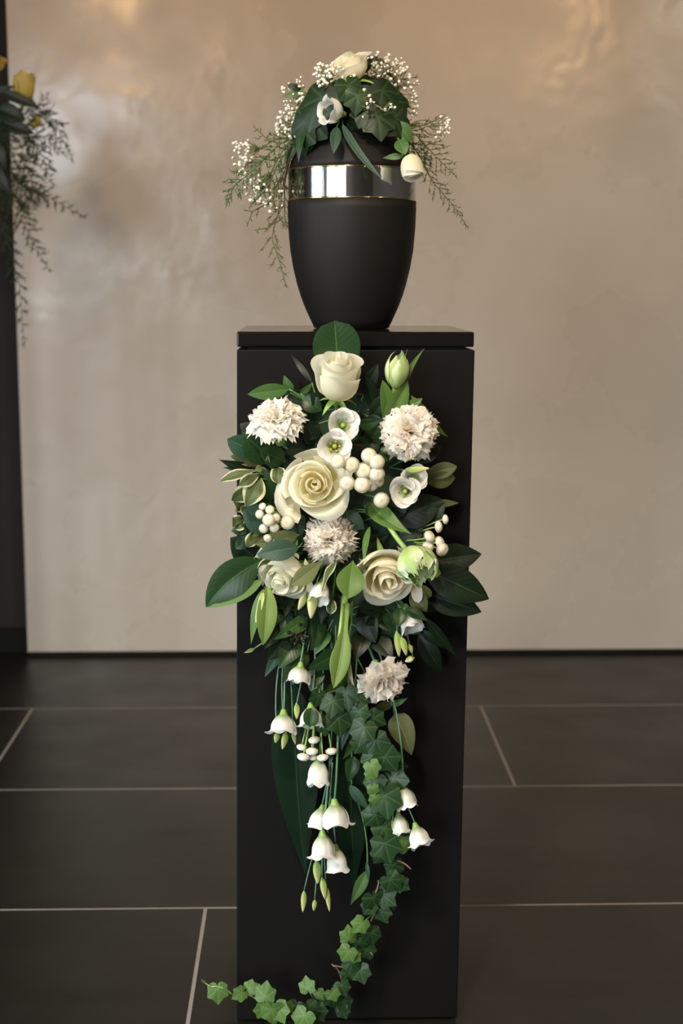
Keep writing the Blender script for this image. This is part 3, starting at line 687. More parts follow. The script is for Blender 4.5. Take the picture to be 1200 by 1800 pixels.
for a, b, wd in (((556, 1515, .082), (558, 1553, .085), 18), ((566, 1545, .084), (571, 1580, .085), 14), ((534, 1568, .08), (532, 1603, .082), 12), ((553, 1583, .08), (551, 1601, .08), 10), ((573, 1560, .08), (579, 1602, .08), 11)):
    bud(s, a, b, wd, M_gbud, twist=2.6)
    st(s, a, (565, 1455, .084), .0009, ((a[0]-565)*.0001, 0, 0))
s = lis('right-hand lisianthus stem with three small white bells beside the ivy garland', FC(655, 1120))
bloom(s, (708, 1379, .080), 42, (.25, -.90, .3), 'bell', lenf=.78); bloom(s, (700, 1427, .076), 36, (.12, -.93, .25), 'bell', lenf=.84); bloom(s, (730, 1448, .085), 46, (.26, -.84, .4), 'bell', lenf=.72, flare=1.2)
bud(s, (689, 1445, .08), (698, 1470, .08), 14, M_gbud)
st(s, (708, 1379, .080), FC(655, 1120), .0013, (.022, 0, 0)); st(s, (700, 1427, .076), (702, 1365, .074), .001, (-.006, 0, 0)); st(s, (730, 1448, .085), (704, 1390, .072), .001); st(s, (689, 1445, .08), (699, 1380, .074), .0009)

# ---- parrot tulips
def tul(label, base): return empty('parrot_tulip', P(*base), label, 'tulip')
s = tul('upright green-white parrot tulip bud beside the top rose', FC(680, 735))
tulip(s, (693, 680, .085), 41, 62, (.12, .98, .18), M_parrot, 6, closed=.85, ragged=.07)
leaf(s, (684, 728, .075), (716, 613, .075), 9, 'lance', M_tulipleaf, .05, side=-.02, name='leaf'); leaf(s, (700, 700, .07), (746, 612, .08), 14, 'lance', M_tulipleaf, .1, side=-.10)
leaf(s, (690, 745, .068), (672, 668, .092), 34, 'strap', M_tulipleaf, .12, fold=.4); leaf(s, (676, 745, .075), (716, 668, .085), 42, 'ellip', M_tulipleaf, .12, fold=.5, roll=.3)
st(s, (693, 682, .085), FC(682, 740), .003, mat=M_lstem)
s = tul('open ruffled green parrot tulip lying over the ivory rose', FC(655, 880))
tulip(s, (722, 966, .128), 74, 66, (.24, -.68, .66), M_parrot, 11, closed=.62, ragged=.16, spin=.4)
tube('stem', bez(P(664, 880, .052), P(676, 925, .125), P(716, 968, .128), np.linspace(0, 1, 12)), .0032, M_lstem, s, 8)
leaf(s, (652, 885, .075), (722, 938, .120), 46, 'lance', M_tulipleaf, .14, side=.16, fold=.5, roll=-.3); leaf(s, (650, 925, .085), (640, 992, .1), 18, 'lance', M_tulipleaf, .1, roll=.8)
s = tul('drooping green parrot tulip with long strap leaves hanging in the middle', FC(605, 1040))
leaf(s, (607, 1062, .105), (586, 1210, .130), 44, 'club', M_tbud, arch=.08, fold=.6, side=-.03, name='sheath_leaf', roll=-.2)
tulip(s, (602, 1126, .105), 36, 82, (-.12, -.98, .14), M_tbud, 4, closed=.95, ragged=.02, spin=.8, name='petal')
leaf(s, (604, 1140, .095), (622, 1205, .102), 20, 'lance', M_white, .1, fold=.3, name='inner_petal', roll=.5)
tube('stem', bez(P(606, 1045, .052), P(606, 1080, .11), P(597, 1138, .106), np.linspace(0, 1, 12)), .0052, M_lstem, s, 8)
leaf(s, (620, 1056, .085), (614, 1207, .110), 24, 'lance', M_tulipleaf, .12, side=.10, fold=.4, roll=.3); leaf(s, (612, 1060, .095), (600, 1140, .108), 10, 'strap', M_tbud, .05)
leaf(s, (620, 985, .095), (612, 1052, .128), 56, 'obov', M_tulipleaf, .12, fold=.35)
s = tul('closed green tulip hanging at the left under the lower left rose', FC(480, 1020))
leaf(s, (470, 1030, .095), (462, 1134, .108), 42, 'ellip', M_tbud, .18, fold=.45, roll=-.2, name='outer_petal'); leaf(s, (463, 1035, .09), (441, 1132, .095), 24, 'lance', M_tulipleaf, .1, roll=.4)
leaf(s, (462, 1042, .105), (449, 1095, .115), 11, 'strap', M_parrot, .05, name='inner_petal')
st(s, (472, 1036, .09), FC(500, 1010), .004, mat=M_lstem)
s = tul('bent green tulip leaf arching over the blush-white carnation', FC(680, 740))
s.name = 'tulip_leaf_shoot'; s['category'] = 'leaf'
leaf(s, (683, 722, .070), (742, 700, .085), 26, 'strap', M_tulipleaf, .05, side=.12, fold=.35, roll=.2); leaf(s, (722, 695, .080), (787, 768, .055), 24, 'lance', M_tulipleaf, .1, side=.13, fold=.3, roll=-.3)

# ---- button chrysanthemums
F0 = (0, .1, 1)
button_spray('spray of large round white button flowers right of the open cream rose',
  [(594, 811, .135, 25, (-.2, .15, 1)), (618, 817, .130, 26, F0), (648, 801, .128, 26, (.1, .35, 1)), (662, 812, .132, 26, (.2, .25, 1)), (639, 827, .127, 27, F0), (662, 833, .130, 27, (.25, 0, 1)),
   (610, 849, .128, 26, (-.1, -.1, 1)), (636, 852, .130, 27, F0), (652, 851, .120, 24, (.1, -.2, 1)), (664, 845, .118, 22, (.4, -.2, 1)), (670, 879, .120, 26, (.1, -.1, 1))], FC(640, 870))
button_spray('spray of small white button flowers at the left over a bluish leaf',
  [(461, 890, .100, 13, (-.5, .5, 1)), (456, 904, .102, 15, (-.5, .1, 1)), (474, 896, .104, 15, (0, .5, 1)), (472, 914, .110, 21, (-.1, .1, 1)), (485, 910, .106, 15, (.3, .1, 1)), (463, 929, .104, 16, (-.3, -.2, 1)),
   (482, 928, .103, 17, (.3, -.2, 1)), (470, 946, .104, 15, (.1, -.4, 1)), (509, 900, .095, 17, (.3, .2, 1)), (505, 918, .100, 24, (-.1, 0, 1))], FC(510, 910))
button_spray('spray of cream button flowers turned away at the right edge',
  [(782, 913, .07, 17, (.95, .1, .3)), (770, 926, .075, 21, (.97, .1, .3)), (754, 943, .09, 21, (.6, .5, .6)), (752, 961, .088, 20, (-.3, .1, .9)), (772, 953, .095, 20, (.75, .3, .6)), (777, 966, .098, 23, (.55, -.1, .85)), (761, 984, .085, 17, (.9, -.1, .4))], FC(700, 950))
button_spray('white button flowers hanging upside down between the lisianthus bells',
  [(552, 1300, .085, 21, (.15, -.95, .28)), (530, 1313, .085, 18, (-.2, -.95, .28)), (548, 1320, .09, 22, (0, -.95, .3)), (533, 1330, .095, 22, (-.15, -.9, .4)), (567, 1331, .09, 21, (.1, -.93, .3)), (582, 1320, .08, 21, (.1, -.95, .25)), (550, 1331, .085, 17, (0, -.95, .3))], (560, 1185, .05))

# ---- black berries
s = empty('ivy_berry_cluster', P(530, 1112, .05), 'small cluster of shiny black berries above the hanging bells', 'berries')
for bx, by in ((508, 1112), (516, 1116), (528, 1098), (537, 1105), (513, 1124), (534, 1126), (519, 1131), (541, 1119), (525, 1120)):
    p = P(bx, by, .075+random.uniform(-.006, .006)); r = 3.9*pxm(.075)
    lathe('berry', [(.0, -r), (r*.6, -r*.8), (r, 0), (r*.8, r*.62), (r*.3, r*.93), (r*.22, r*1.1), (0, r*1.05)], p, M_berry, s, 10, frame(p-P(526, 1114, .05)))
    stem_to(s, p, P(526, 1114, .056), .0006, M_brown, name='stalk')
stem_to(s, P(526, 1114, .056), P(535, 1095, .04), .0012, M_brown)

# ---- foliage around the flowers
def sprig(label, base, name='leaf_sprig', cat='leaves'): return empty(name, P(*base), label, cat)
def lf(s, x0, y0, d0, x1, y1, d1, wd, kind, mat, stem=True, **kw):
    leaf(s, (x0, y0, d0), (x1, y1, d1), wd, kind, mat, **kw)
    if stem:
        q = P(*s['hub']) if 'hub' in s else None
        if q is not None: stem_to(s, P(x0, y0, d0), q, .0011, M_stem)
def hubbed(label, hub, name='leaf_sprig', cat='leaves'): 
    s = sprig(label, hub, name, cat); s['hub'] = hub; return s
s = hubbed('single round dark leaf standing behind the top white rose against the slab', FC(598, 720), 'round_leaf', 'leaf')
lf(s, 594, 652, .055, 588, 564, .062, 84, 'round', M_laurel, arch=.06, fold=.12)
s = hubbed('mid green leaf sprig above the side-on white carnation', FC(560, 715))
lf(s, 508, 684, .06, 435, 693, .065, 30, 'ellip', M_mid, arch=.05, roll=-.2); lf(s, 510, 690, .055, 499, 660, .06, 20, 'ovate', M_mid); lf(s, 528, 692, .055, 549, 672, .06, 15, 'lance', M_mid, roll=.5)
lf(s, 531, 700, .055, 566, 722, .06, 34, 'ellip', M_laurel); lf(s, 548, 672, .05, 510, 622, .03, 12, 'lance', M_dark)
s = hubbed('dark leaves spreading behind the top rose and upright tulip bud', FC(630, 720))
for a in ((640, 690, 664, 640, 26), (660, 720, 640, 660, 28), (650, 735, 690, 690, 34), (640, 740, 676, 742, 26), (655, 760, 690, 735, 26), (575, 720, 545, 690, 30), (560, 745, 520, 770, 40)): lf(s, a[0], a[1], .05, a[2], a[3], .062, a[4], 'ellip', M_dark, arch=.1)
lf(s, 630, 748, .07, 672, 738, .085, 26, 'lance', M_laurel, roll=.3)
s = hubbed('rounded bluish and green leaves at the left below the side-on carnation', FC(500, 800))
lf(s, 470, 800, .062, 399, 772, .075, 44, 'obov', M_blue, arch=.1, roll=-.25); lf(s, 478, 808, .07, 425, 760, .082, 60, 'ellip', M_laurel, arch=.12); lf(s, 465, 815, .058, 405, 802, .06, 30, 'ellip', M_olive, roll=.3)
lf(s, 478, 815, .066, 448, 768, .08, 40, 'ellip', M_mid, arch=.1); lf(s, 460, 770, .04, 422, 745, .045, 34, 'ellip', M_dark); lf(s, 500, 812, .07, 455, 790, .085, 40, 'ellip', M_laurel)
s = hubbed('narrow dark pointed leaves sticking out at the left edge above the cream-edged leaves', FC(495, 835))
lf(s, 446, 828, .06, 385, 808, .07, 24, 'lance', M_dark, arch=.08, roll=-.3); lf(s, 450, 832, .06, 392, 822, .06, 20, 'lance', M_laurel, roll=.4)
s = hubbed('cream-edged variegated leaf sprig at the left beside the cream rose', FC(500, 845))
lf(s, 455, 826, .08, 386, 846, .09, 22, 'obov', M_vari, arch=.12, wave=.1, roll=.5); lf(s, 457, 832, .085, 420, 854, .105, 24, 'obov', M_vari, arch=.12, wave=.15); lf(s, 456, 842, .08, 407, 880, .085, 34, 'obov', M_vari, wave=.12, roll=-.4)
lf(s, 458, 842, .088, 432, 890, .105, 42, 'ellip', M_vari, arch=.14, wave=.1); lf(s, 490, 822, .08, 488, 850, .095, 30, 'round', M_vari, wave=.1); lf(s, 495, 848, .08, 496, 886, .09, 24, 'obov', M_vari, wave=.12, roll=.5)
lf(s, 470, 815, .08, 471, 800, .09, 9, 'ovate', M_vari); lf(s, 462, 822, .085, 448, 826, .1, 14, 'obov', M_sage)
s = hubbed('crinkled cream-edged leaves at the left edge below the variegated sprig', FC(490, 930))
for a in ((432, 900, 410, 878, 30, M_vari), (430, 912, 408, 925, 32, M_vari), (440, 925, 407, 934, 22, M_blue), (440, 935, 415, 965, 26, M_blue), (452, 930, 434, 962, 24, M_vari), (440, 905, 424, 890, 20, M_vari), (470, 942, 440, 950, 24, M_olive)):
    lf(s, a[0], a[1], .07, a[2], a[3], .085, a[4], 'obov', a[5], wave=.22, arch=.1, roll=random.uniform(-.5, .5))
s = hubbed('broad bluish green leaf behind the small white button flowers', FC(520, 920))
lf(s, 482, 930, .075, 425, 890, .08, 56, 'ellip', M_blue, arch=.1); lf(s, 470, 885, .07, 462, 822, .08, 42, 'ellip', M_laurel, arch=.1)
s = hubbed('folded leaf with an olive back and bluish face over the lower left rose', FC(535, 950))
lf(s, 524, 940, .085, 448, 956, .105, 42, 'ellip', M_sage, arch=.1, roll=-.5, stem=True); lf(s, 525, 962, .112, 452, 976, .122, 42, 'ellip', M_blue, arch=.12, roll=.25)
s = hubbed('large glossy dark leaf reaching left over the wall with a pale folded edge', FC(505, 975))
leaf(s, (462, 985, .08), (362, 1067, .085), 66, 'ellip', M_laurel, arch=.10, side=.12, fold=.25); leaf(s, (462, 1018, .088), (362, 1069, .086), 26, 'lance', M_tulipleaf, arch=.06, side=-.10, roll=.2, fold=.2)
stem_to(s, P(455, 990, .08), P(*FC(505, 975)), .0018, M_stem)
lf(s, 455, 985, .06, 405, 945, .07, 56, 'ellip', M_dark, arch=.1); lf(s, 450, 965, .06, 408, 950, .065, 16, 'lance', M_dark)
s = hubbed('pale grey-green leaf lying between the lower left rose and the spiky carnation', FC(575, 975), 'pale_leaf', 'leaf')
lf(s, 568, 985, .10, 512, 1028, .125, 34, 'obov', M_sage, arch=.1, roll=-.2)
s = hubbed('crinkled cream-edged leaf between the drooping lisianthus and folded tulip leaf', FC(590, 1000), 'cream_edged_leaf', 'leaf')
lf(s, 592, 985, .095, 566, 1040, .115, 20, 'lance', M_vari, wave=.15, roll=.8); lf(s, 585, 1050, .08, 580, 1080, .09, 20, 'obov', M_vari, wave=.2)
s = hubbed('dim olive leaf pair at the right beside the two lisianthus cups', FC(690, 840))
lf(s, 735, 838, .05, 803, 820, .055, 30, 'obov', M_olive, arch=.06); lf(s, 735, 842, .05, 800, 840, .05, 34, 'obov', M_olive, roll=.4); lf(s, 735, 815, .04, 775, 784, .045, 24, 'ellip', M_dark)
s = hubbed('yellowish olive leaf tip pointing right below the olive leaf pair', FC(690, 880), 'olive_leaf', 'leaf')
lf(s, 735, 886, .045, 806, 884, .05, 17, 'ellip', M_olive)
s = hubbed('big dark leaves behind the open tulip and right lisianthus cups', FC(690, 900))
lf(s, 690, 915, .06, 778, 878, .06, 62, 'ellip', M_dark, arch=.1); lf(s, 670, 905, .06, 720, 868, .07, 50, 'ellip', M_dark, arch=.1); lf(s, 700, 930, .05, 760, 930, .05, 50, 'ellip', M_dark); lf(s, 620, 895, .06, 560, 905, .07, 34, 'ellip', M_laurel); lf(s, 640, 890, .06, 690, 900, .07, 40, 'lance', M_laurel)
lf(s, 605, 925, .06, 560, 900, .065, 38, 'ellip', M_blue); lf(s, 600, 900, .065, 640, 930, .075, 34, 'ellip', M_blue)
s = hubbed('three large very dark leaves reaching right past the pedestal edge', FC(705, 1000))
lf(s, 745, 988, .04, 846, 974, .045, 56, 'ellip', M_dark, arch=.06); lf(s, 745, 1000, .045, 859, 1053, .05, 66, 'ellip', M_dark, arch=.08); lf(s, 740, 1040, .035, 846, 1076, .04, 52, 'ellip', M_dark, arch=.06)
s = hubbed('small brownish leaves under the open parrot tulip', FC(705, 1020))
lf(s, 720, 1000, .065, 775, 1008, .075, 26, 'round', M_olive); lf(s, 722, 1040, .07, 750, 1075, .08, 34, 'ellip', M_olive); lf(s, 728, 1020, .07, 735, 1060, .085, 22, 'round', M_blush); lf(s, 725, 1030, .06, 758, 1048, .065, 24, 'round', M_olive)
s = hubbed('dark green leaf pair in front of the half hidden lisianthus', FC(690, 1050))
lf(s, 704, 1068, .085, 700, 1102, .1, 27, 'ellip', M_laurel, arch=.1); lf(s, 712, 1070, .085, 752, 1092, .095, 24, 'lance', M_laurel, roll=-.3); lf(s, 745, 1085, .07, 803, 1155, .06, 22, 'lance', M_dark, arch=.1)
lf(s, 735, 1105, .05, 780, 1140, .05, 18, 'lance', M_dark); lf(s, 735, 1115, .03, 775, 1180, .03, 36, 'ellip', M_dark)
s = hubbed('dark hanging leaves at the lower left under the closed green tulip', FC(520, 1090))
for a in ((500, 1060, 470, 1110, 26, M_laurel), (505, 1075, 495, 1120, 24, M_blue), (540, 1086, 481, 1124, 30, M_mid), (500, 1125, 465, 1190, 26, M_blue), (510, 1110, 470, 1160, 50, M_dark), (520, 1125, 490, 1175, 46, M_laurel), (535, 1140, 495, 1200, 42, M_laurel), (515, 1030, 500, 1085, 26, M_dark), (500, 1090, 465, 1140, 34, M_dark)):
    lf(s, a[0], a[1], .055, a[2], a[3], .07+random.uniform(0, .012), a[4], 'ovate', a[5], arch=.12, roll=random.uniform(-.4, .4))
lf(s, 447, 1140, .03, 428, 1148, .03, 8, 'lance', M_sage, stem=True)
s = hubbed('dark leaves in the middle behind the drooping tulip', FC(590, 1080))
for a in ((560, 1085, 552, 1140, 34, M_laurel), (575, 1110, 555, 1150, 30, M_mid), (590, 1150, 540, 1175, 40, M_laurel), (560, 1175, 545, 1215, 36, M_laurel), (640, 1080, 660, 1130, 46, M_dark), (640, 1110, 625, 1160, 40, M_dark), (660, 1120, 690, 1160, 40, M_dark), (610, 1190, 570, 1215, 36, M_laurel), (650, 1060, 625, 1085, 30, M_dark), (670, 1080, 705, 1115, 44, M_dark), (640, 1180, 655, 1225, 34, M_laurel)):
    lf(s, a[0], a[1], .052, a[2], a[3], .066+random.uniform(0, .012), a[4], 'ovate', a[5], arch=.12, roll=random.uniform(-.4, .4))
s = hubbed('dull olive pointed leaves at the right below the low blush carnation', FC(680, 1115))
lf(s, 693, 1255, .05, 723, 1327, .06, 50, 'ovate', M_olive, arch=.1, side=-.05); lf(s, 688, 1240, .05, 716, 1227, .055, 14, 'lance', M_mid); lf(s, 690, 1235, .04, 650, 1250, .05, 20, 'lance', M_olive)
s = hubbed('very long dark aspidistra leaf hanging on the left of the pedestal', FC(535, 1120), 'aspidistra_leaf', 'leaf')
leaf(s, (515, 1200, .040), (536, 1535, .035), 96, 'lance', M_aspi, arch=.05, side=.02, fold=.12, wave=.03); stem_to(s, P(515, 1202, .04), P(*FC(530, 1122)), .002, M_stem)
s = hubbed('second long dark leaf hanging behind the ivy garland', FC(615, 1120), 'aspidistra_leaf', 'leaf')
leaf(s, (612, 1290, .022), (622, 1560, .02), 80, 'lance', M_aspi, arch=.04, fold=.12); stem_to(s, P(612, 1292, .022), P(*FC(615, 1122)), .002, M_stem)
s = hubbed('small grey-green and olive leaves on the stem left of the ivy garland', FC(630, 1120))
leaf(s, (614, 1380, .045), (650, 1427, .05), 22, 'lance', M_blue, arch=.08); leaf(s, (646, 1530, .035), (616, 1590, .035), 26, 'lance', M_mid, arch=.08); leaf(s, (644, 1515, .035), (648, 1550, .04), 9, 'lance', M_blue)
leaf(s, (612, 1260, .06), (600, 1320, .07), 26, 'lance', M_blue, arch=.1, roll=.5); leaf(s, (620, 1300, .05), (602, 1335, .06), 18, 'lance', M_mid, roll=-.5); leaf(s, (622, 1330, .05), (612, 1375, .055), 30, 'ovate', M_laurel)
tube('stem', bez(P(*FC(630, 1122)), P(616, 1300, .05), P(618, 1385, .04), np.linspace(0, 1, 12)), .0012, M_stem, s); tube('stem', bez(P(618, 1385, .04), P(650, 1450, .03), P(645, 1532, .035), np.linspace(0, 1, 10)), .001, M_stem, s)
# dark salal foliage that fills the gaps, one sprig per gap
for lab, hub, ls in (
    ('dark salal foliage in the gap left of the lisianthus cups', (560, 790), ((545, 760), (520, 790), (545, 800), (530, 750), (570, 790))),
    ('dark salal foliage in the gap right of the lisianthus cups', (650, 780), ((660, 760), (635, 745), (650, 790), (680, 800), (640, 780))),
    ('dark salal foliage between the cream rose and the small button flowers', (520, 890), ((495, 870), (510, 905), (480, 880), (525, 925))),
    ('dark salal foliage between the spiky carnation and the ivory rose', (640, 960), ((640, 940), (615, 985), (660, 950), (640, 1000))),
    ('dark salal foliage at the right behind the cream button flowers', (700, 960), ((735, 920), (745, 950), (720, 950), (765, 900))),
    ('dark salal foliage behind the drooping lisianthus and cream buds', (555, 1040), ((530, 1040), (560, 1075), (590, 1060), (510, 1060), (545, 1010))),
    ('dark salal foliage left of the lower left rose', (480, 980), ((450, 960), (440, 990), (470, 1010), (430, 970))),
    ('dark salal foliage under the ivory rose', (680, 1070), ((660, 1085), (690, 1095), (650, 1070), (720, 1100)))):
    s = hubbed(lab, FC(*hub), 'salal_sprig')
    for (x, y) in ls:
        dx, dy = x-hub[0], y-hub[1]; n_ = math.hypot(dx, dy)+1e-6; ux, uy = dx/n_, dy/n_
        lf(s, x-ux*22, y-uy*22, .055, x+ux*24, y+uy*24, .066, random.uniform(32, 42), 'ovate', random.choice((M_dark, M_laurel, M_dark)), arch=.12, roll=random.uniform(-.5, .5))

# ---- ivy garland trailing down to the floor
PATH = [(600, 1130, .05), (618, 1200, .062), (640, 1270, .07), (658, 1330, .072), (674, 1400, .072), (668, 1450, .07), (684, 1500, .068), (684, 1550, .062), (660, 1600, .055), (640, 1650, .05), (622, 1700, .05), (590, 1745, .055), (540, 1772, .06), (490, 1772, .06), (450, 1757, .055), (430, 1742, .05), (408, 1748, .045)]
g = empty('ivy_garland', P(*PATH[0]), 'long ivy garland trailing down the pedestal and curling left at the floor', 'ivy')
pp = np.array([P(*p) for p in PATH]); tt = np.linspace(0, len(PATH)-1, 90)
cur = np.stack([np.interp(tt, np.arange(len(PATH)), pp[:, i]) for i in range(3)], 1)
for _ in range(6): cur[1:-1] = (cur[:-2]+2*cur[1:-1]+cur[2:])/4
tube('stem', cur, np.linspace(.0022, .0012, 90), M_brown, g)
def giv(x, y, d, tip, size, mat=None, nrm=None, bend=None):
    nrm = nrm or (random.uniform(-.35, .35), random.uniform(-.1, .45), 1)
    ivy(g, (x, y, d), tip, size, mat or M_ivy, nrm, bend if bend is not None else random.uniform(.1, .35))
    j = int(np.argmin(np.linalg.norm(cur-P(x, y, d), axis=1))); q = cur[j]
    stem_to(g, P(x, y, d-.001), q, .0007, M_lstem if mat is M_ivyl else M_brown, name='petiole')
IV = [(560, 1222, .082, (-.3, -1), 26), (585, 1232, .085, (-.1, -1), 34), (608, 1218, .08, (.2, -1), 34), (630, 1225, .08, (.3, -1), 30), (565, 1265, .08, (.2, -1), 34), (595, 1262, .085, (.1, -1), 38),
      (630, 1250, .088, (.35, -.9), 30), (640, 1278, .095, (-.25, -.9), 38), (655, 1262, .08, (.8, -.4), 30), (635, 1305, .085, (-.5, -.8), 30), (660, 1300, .088, (.4, -.9), 36), (655, 1330, .085, (-.2, -1), 34),
      (676, 1330, .092, (.6, -.8), 40), (690, 1345, .07, (.9, -.2), 34), (690, 1368, .08, (.5, -.8), 40), (660, 1370, .085, (-.3, -.9), 34), (676, 1398, .098, (.15, -1), 48), (668, 1418, .088, (.4, -.8), 34),
      (660, 1432, .09, (-.6, -.7), 34), (675, 1455, .085, (.3, -.9), 40), (676, 1482, .096, (.25, -.95), 44), (696, 1476, .085, (.8, -.4), 34), (670, 1500, .08, (-.5, -.8), 28), (692, 1520, .082, (.2, -1), 30),
      (685, 1546, .088, (.6, -.7), 34), (700, 1552, .08, (.8, -.5), 26), (655, 1578, .08, (.25, -.9), 34), (672, 1572, .075, (.8, -.6), 34), (650, 1592, .075, (-.5, -.8), 26), (668, 1600, .07, (.4, -.9), 30), (680, 1590, .068, (.4, -.9), 26),
      (640, 1628, .07, (.3, -.9), 24), (652, 1640, .066, (.2, -1), 30), (630, 1655, .066, (.3, -.9), 22), (645, 1668, .064, (.3, -.9), 26), (618, 1692, .074, (-.2, -1), 28), (632, 1705, .07, (.3, -.9), 30), (612, 1710, .066, (-.5, -.7), 22),
      (600, 1732, .078, (.3, -.8), 24), (585, 1752, .082, (.2, -1), 30), (603, 1760, .07, (.5, -.8), 26), (570, 1762, .075, (.3, -.9), 22), (540, 1772, .088, (.3, -.9), 34), (555, 1775, .08, (.5, -.8), 30), (520, 1768, .07, (-.3, -.9), 26), (600, 1775, .07, (.4, -.8), 22)]
for (x, y, d, t, sz) in IV: giv(x, y, d, t, sz*.98)
for (x, y, d, t, sz) in [(652, 1362, .1, (-.5, -.6), 18), (655, 1385, .1, (.2, -1), 18), (660, 1402, .1, (-.3, -1), 18), (652, 1345, .1, (.4, -.8), 24), (706, 1488, .09, (.6, .5), 26), (636, 1622, .085, (-.5, -.6), 26), (613, 1650, .08, (0, 1), 26),
      (612, 1672, .085, (-.4, -.7), 28), (622, 1680, .08, (.6, -.5), 18), (583, 1745, .09, (.3, -.7), 22), (540, 1738, .085, (-.2, .8), 24), (465, 1752, .085, (.1, 1), 30), (478, 1775, .095, (.1, -1), 36), (487, 1772, .092, (.5, -.9), 32), (462, 1772, .09, (-.4, -.8), 24),
      (535, 1785, .1, (-.4, -.8), 34), (505, 1768, .075, (.5, -.7), 18), (425, 1745, .06, (-.9, -.5), 22), (437, 1738, .055, (.8, .3), 22), (382, 1738, .05, (.05, -1), 30), (560, 1745, .075, (.4, -.6), 18)]:
    giv(x, y, d, t, sz, M_ivyl)
tube('shoot', bez(P(408, 1748, .045), P(392, 1732, .05), P(372, 1734, .05), np.linspace(0, 1, 8)), .0011, M_lstem, g); tube('shoot', bez(P(372, 1734, .05), P(364, 1732, .05), P(355, 1723, .05), np.linspace(0, 1, 6)), .0010, M_lstem, g)
leaf(g, (362, 1728, .05), (353, 1721, .052), 6, 'ovate', M_ivyl)
for a, b in (((684, 1510, .075), (722, 1528, .085)), ((682, 1378, .08), (698, 1398, .09)), ((664, 1548, .075), (660, 1570, .085)), ((662, 1605, .065), (682, 1622, .07)), ((638, 1672, .06), (655, 1680, .065)), ((600, 1722, .055), (583, 1695, .06)), ((585, 1698, .06), (620, 1712, .06))):
    st(g, a, b, .0011, (.004, 0, .006), M_brown, 'aerial_shoot')

# ================================================================== flowers on the urn
lid = zr(246)
foam2 = empty('urn_foam_pad', (UX, UY, lid), 'dark foam pad on the urn lid hidden under leaves and flowers', 'foam block')
lathe('pad', [(.0, lid+.008), (.058, lid+.002), (.062, lid+.022), (.060, lid+.050), (.045, lid+.078), (.02, lid+.09), (0, lid+.092)], (UX, UY, 0), M_foam, foam2, 32)
DU = -.161
rose('rose', 'cream rose lying on top of the urn, tilted to the left', (611, 120, DU+.05), 78, (-.45, .80, .35), M_cream, H=1.0, Np=13, open_=.5, curlf=1.5, stem=(622, 178, DU))
s = lis('white lisianthus tucked under a leaf at the front of the urn', (605, 205, DU+.05))
bloom(s, (601, 200, DU+.085), 50, (-.75, .12, .45), 'bell', lenf=.62, Np=5); st(s, (601, 200, DU+.085), (610, 205, DU+.05), .0016)
rose('rose', 'closed white rose bud nodding over the silver band of the urn', (722, 293, DU+.095), 45, (.20, -.94, .26), M_white, H=1.42, Np=9, open_=.12, wide=1.6, sep=False, stem=(690, 205, DU+.045))
s = hubbed('pointed green sepal leaves above the nodding white bud', (690, 215, DU+.04))
lf(s, 708, 275, DU+.09, 672, 278, DU+.085, 13, 'lance', M_mid); lf(s, 700, 245, DU+.085, 712, 272, DU+.1, 26, 'ellip', M_mid, arch=.1)
def urnleaf(lab, hub, ls, name='ivy_leaf_sprig'):
    s = sprig(lab, hub, name)
    for (x, y, d, tip, sz, mat, nrm) in ls:
        ivy(s, (x, y, DU+d), tip, sz, mat, nrm); stem_to(s, P(x, y, DU+d-.001), P(*hub), .0011, M_stem, name='petiole')
M_divy = leaf_mat('dark_ivy_leaf', (.008, .022, .007), (.012, .031, .010), (.03, .06, .02), .42, (.035, .075, .025), radial=True, veinw=.05)
urnleaf('broad dark ivy leaf drooping at the urn\'s left shoulder', (575, 185, DU+.05), [(566, 172, .075, (-.42, -.9), 62, M_divy, (-.6, .3, 1)), (545, 208, .07, (-.22, -1), 56, M_divy, (-.7, .1, 1)), (533, 225, .06, (-.1, -1), 50, M_divy, (-.9, .1, .8))])
urnleaf('upright bluish ivy leaf in front of the top rose', (612, 200, DU+.05), [(612, 150, .085, (.35, -.9), 40, M_ivy, (.4, .3, 1)), (628, 168, .09, (-.1, -1), 34, M_ivy, (.1, .2, 1))])
urnleaf('wide ivy leaf spread across the urn\'s right shoulder', (650, 190, DU+.05), [(664, 205, .09, (.1, -1), 44, M_divy, (.1, .35, 1)), (692, 208, .08, (.45, -.9), 44, M_divy, (.4, .3, 1)), (642, 192, .085, (-.3, -1), 36, M_divy, (-.1, .4, 1))])
urnleaf('dark ivy leaves behind the gypsophila on the urn', (640, 170, DU+.03), [(672, 158, .06, (.5, -.7), 44, M_divy, (.4, .5, 1)), (692, 178, .055, (.6, -.6), 40, M_divy, (.5, .4, 1)), (652, 165, .065, (-.2, -.9), 40, M_divy, (.1, .5, 1)), (596, 165, .06, (-.5, -.7), 36, M_divy, (-.2, .5, 1)), (570, 160, .05, (-.8, -.3), 32, M_divy, (-.4, .6, 1)), (630, 150, .05, (.2, -.9), 36, M_divy, (.1, .5, 1))])
s = hubbed('lighter green rounded leaf at the urn\'s right shoulder', (690, 200, DU+.04), 'rounded_leaf', 'leaf')
lf(s, 698, 214, DU+.075, 722, 250, DU+.075, 28, 'ellip', M_mid, arch=.1)
s = hubbed('long bluish strap leaf running down the urn onto the silver band', (600, 205, DU+.06), 'strap_leaf', 'leaf')
lf(s, 603, 222, DU+.085, 670, 313, DU+.122, 15, 'strap', M_blue, arch=.04, side=.08, fold=.45); lf(s, 592, 222, DU+.09, 586, 270, DU+.118, 20, 'ellip', M_blue, arch=.12)
s = hubbed('dark narrow leaves arching out at the upper right of the urn', (650, 150, DU+.02))
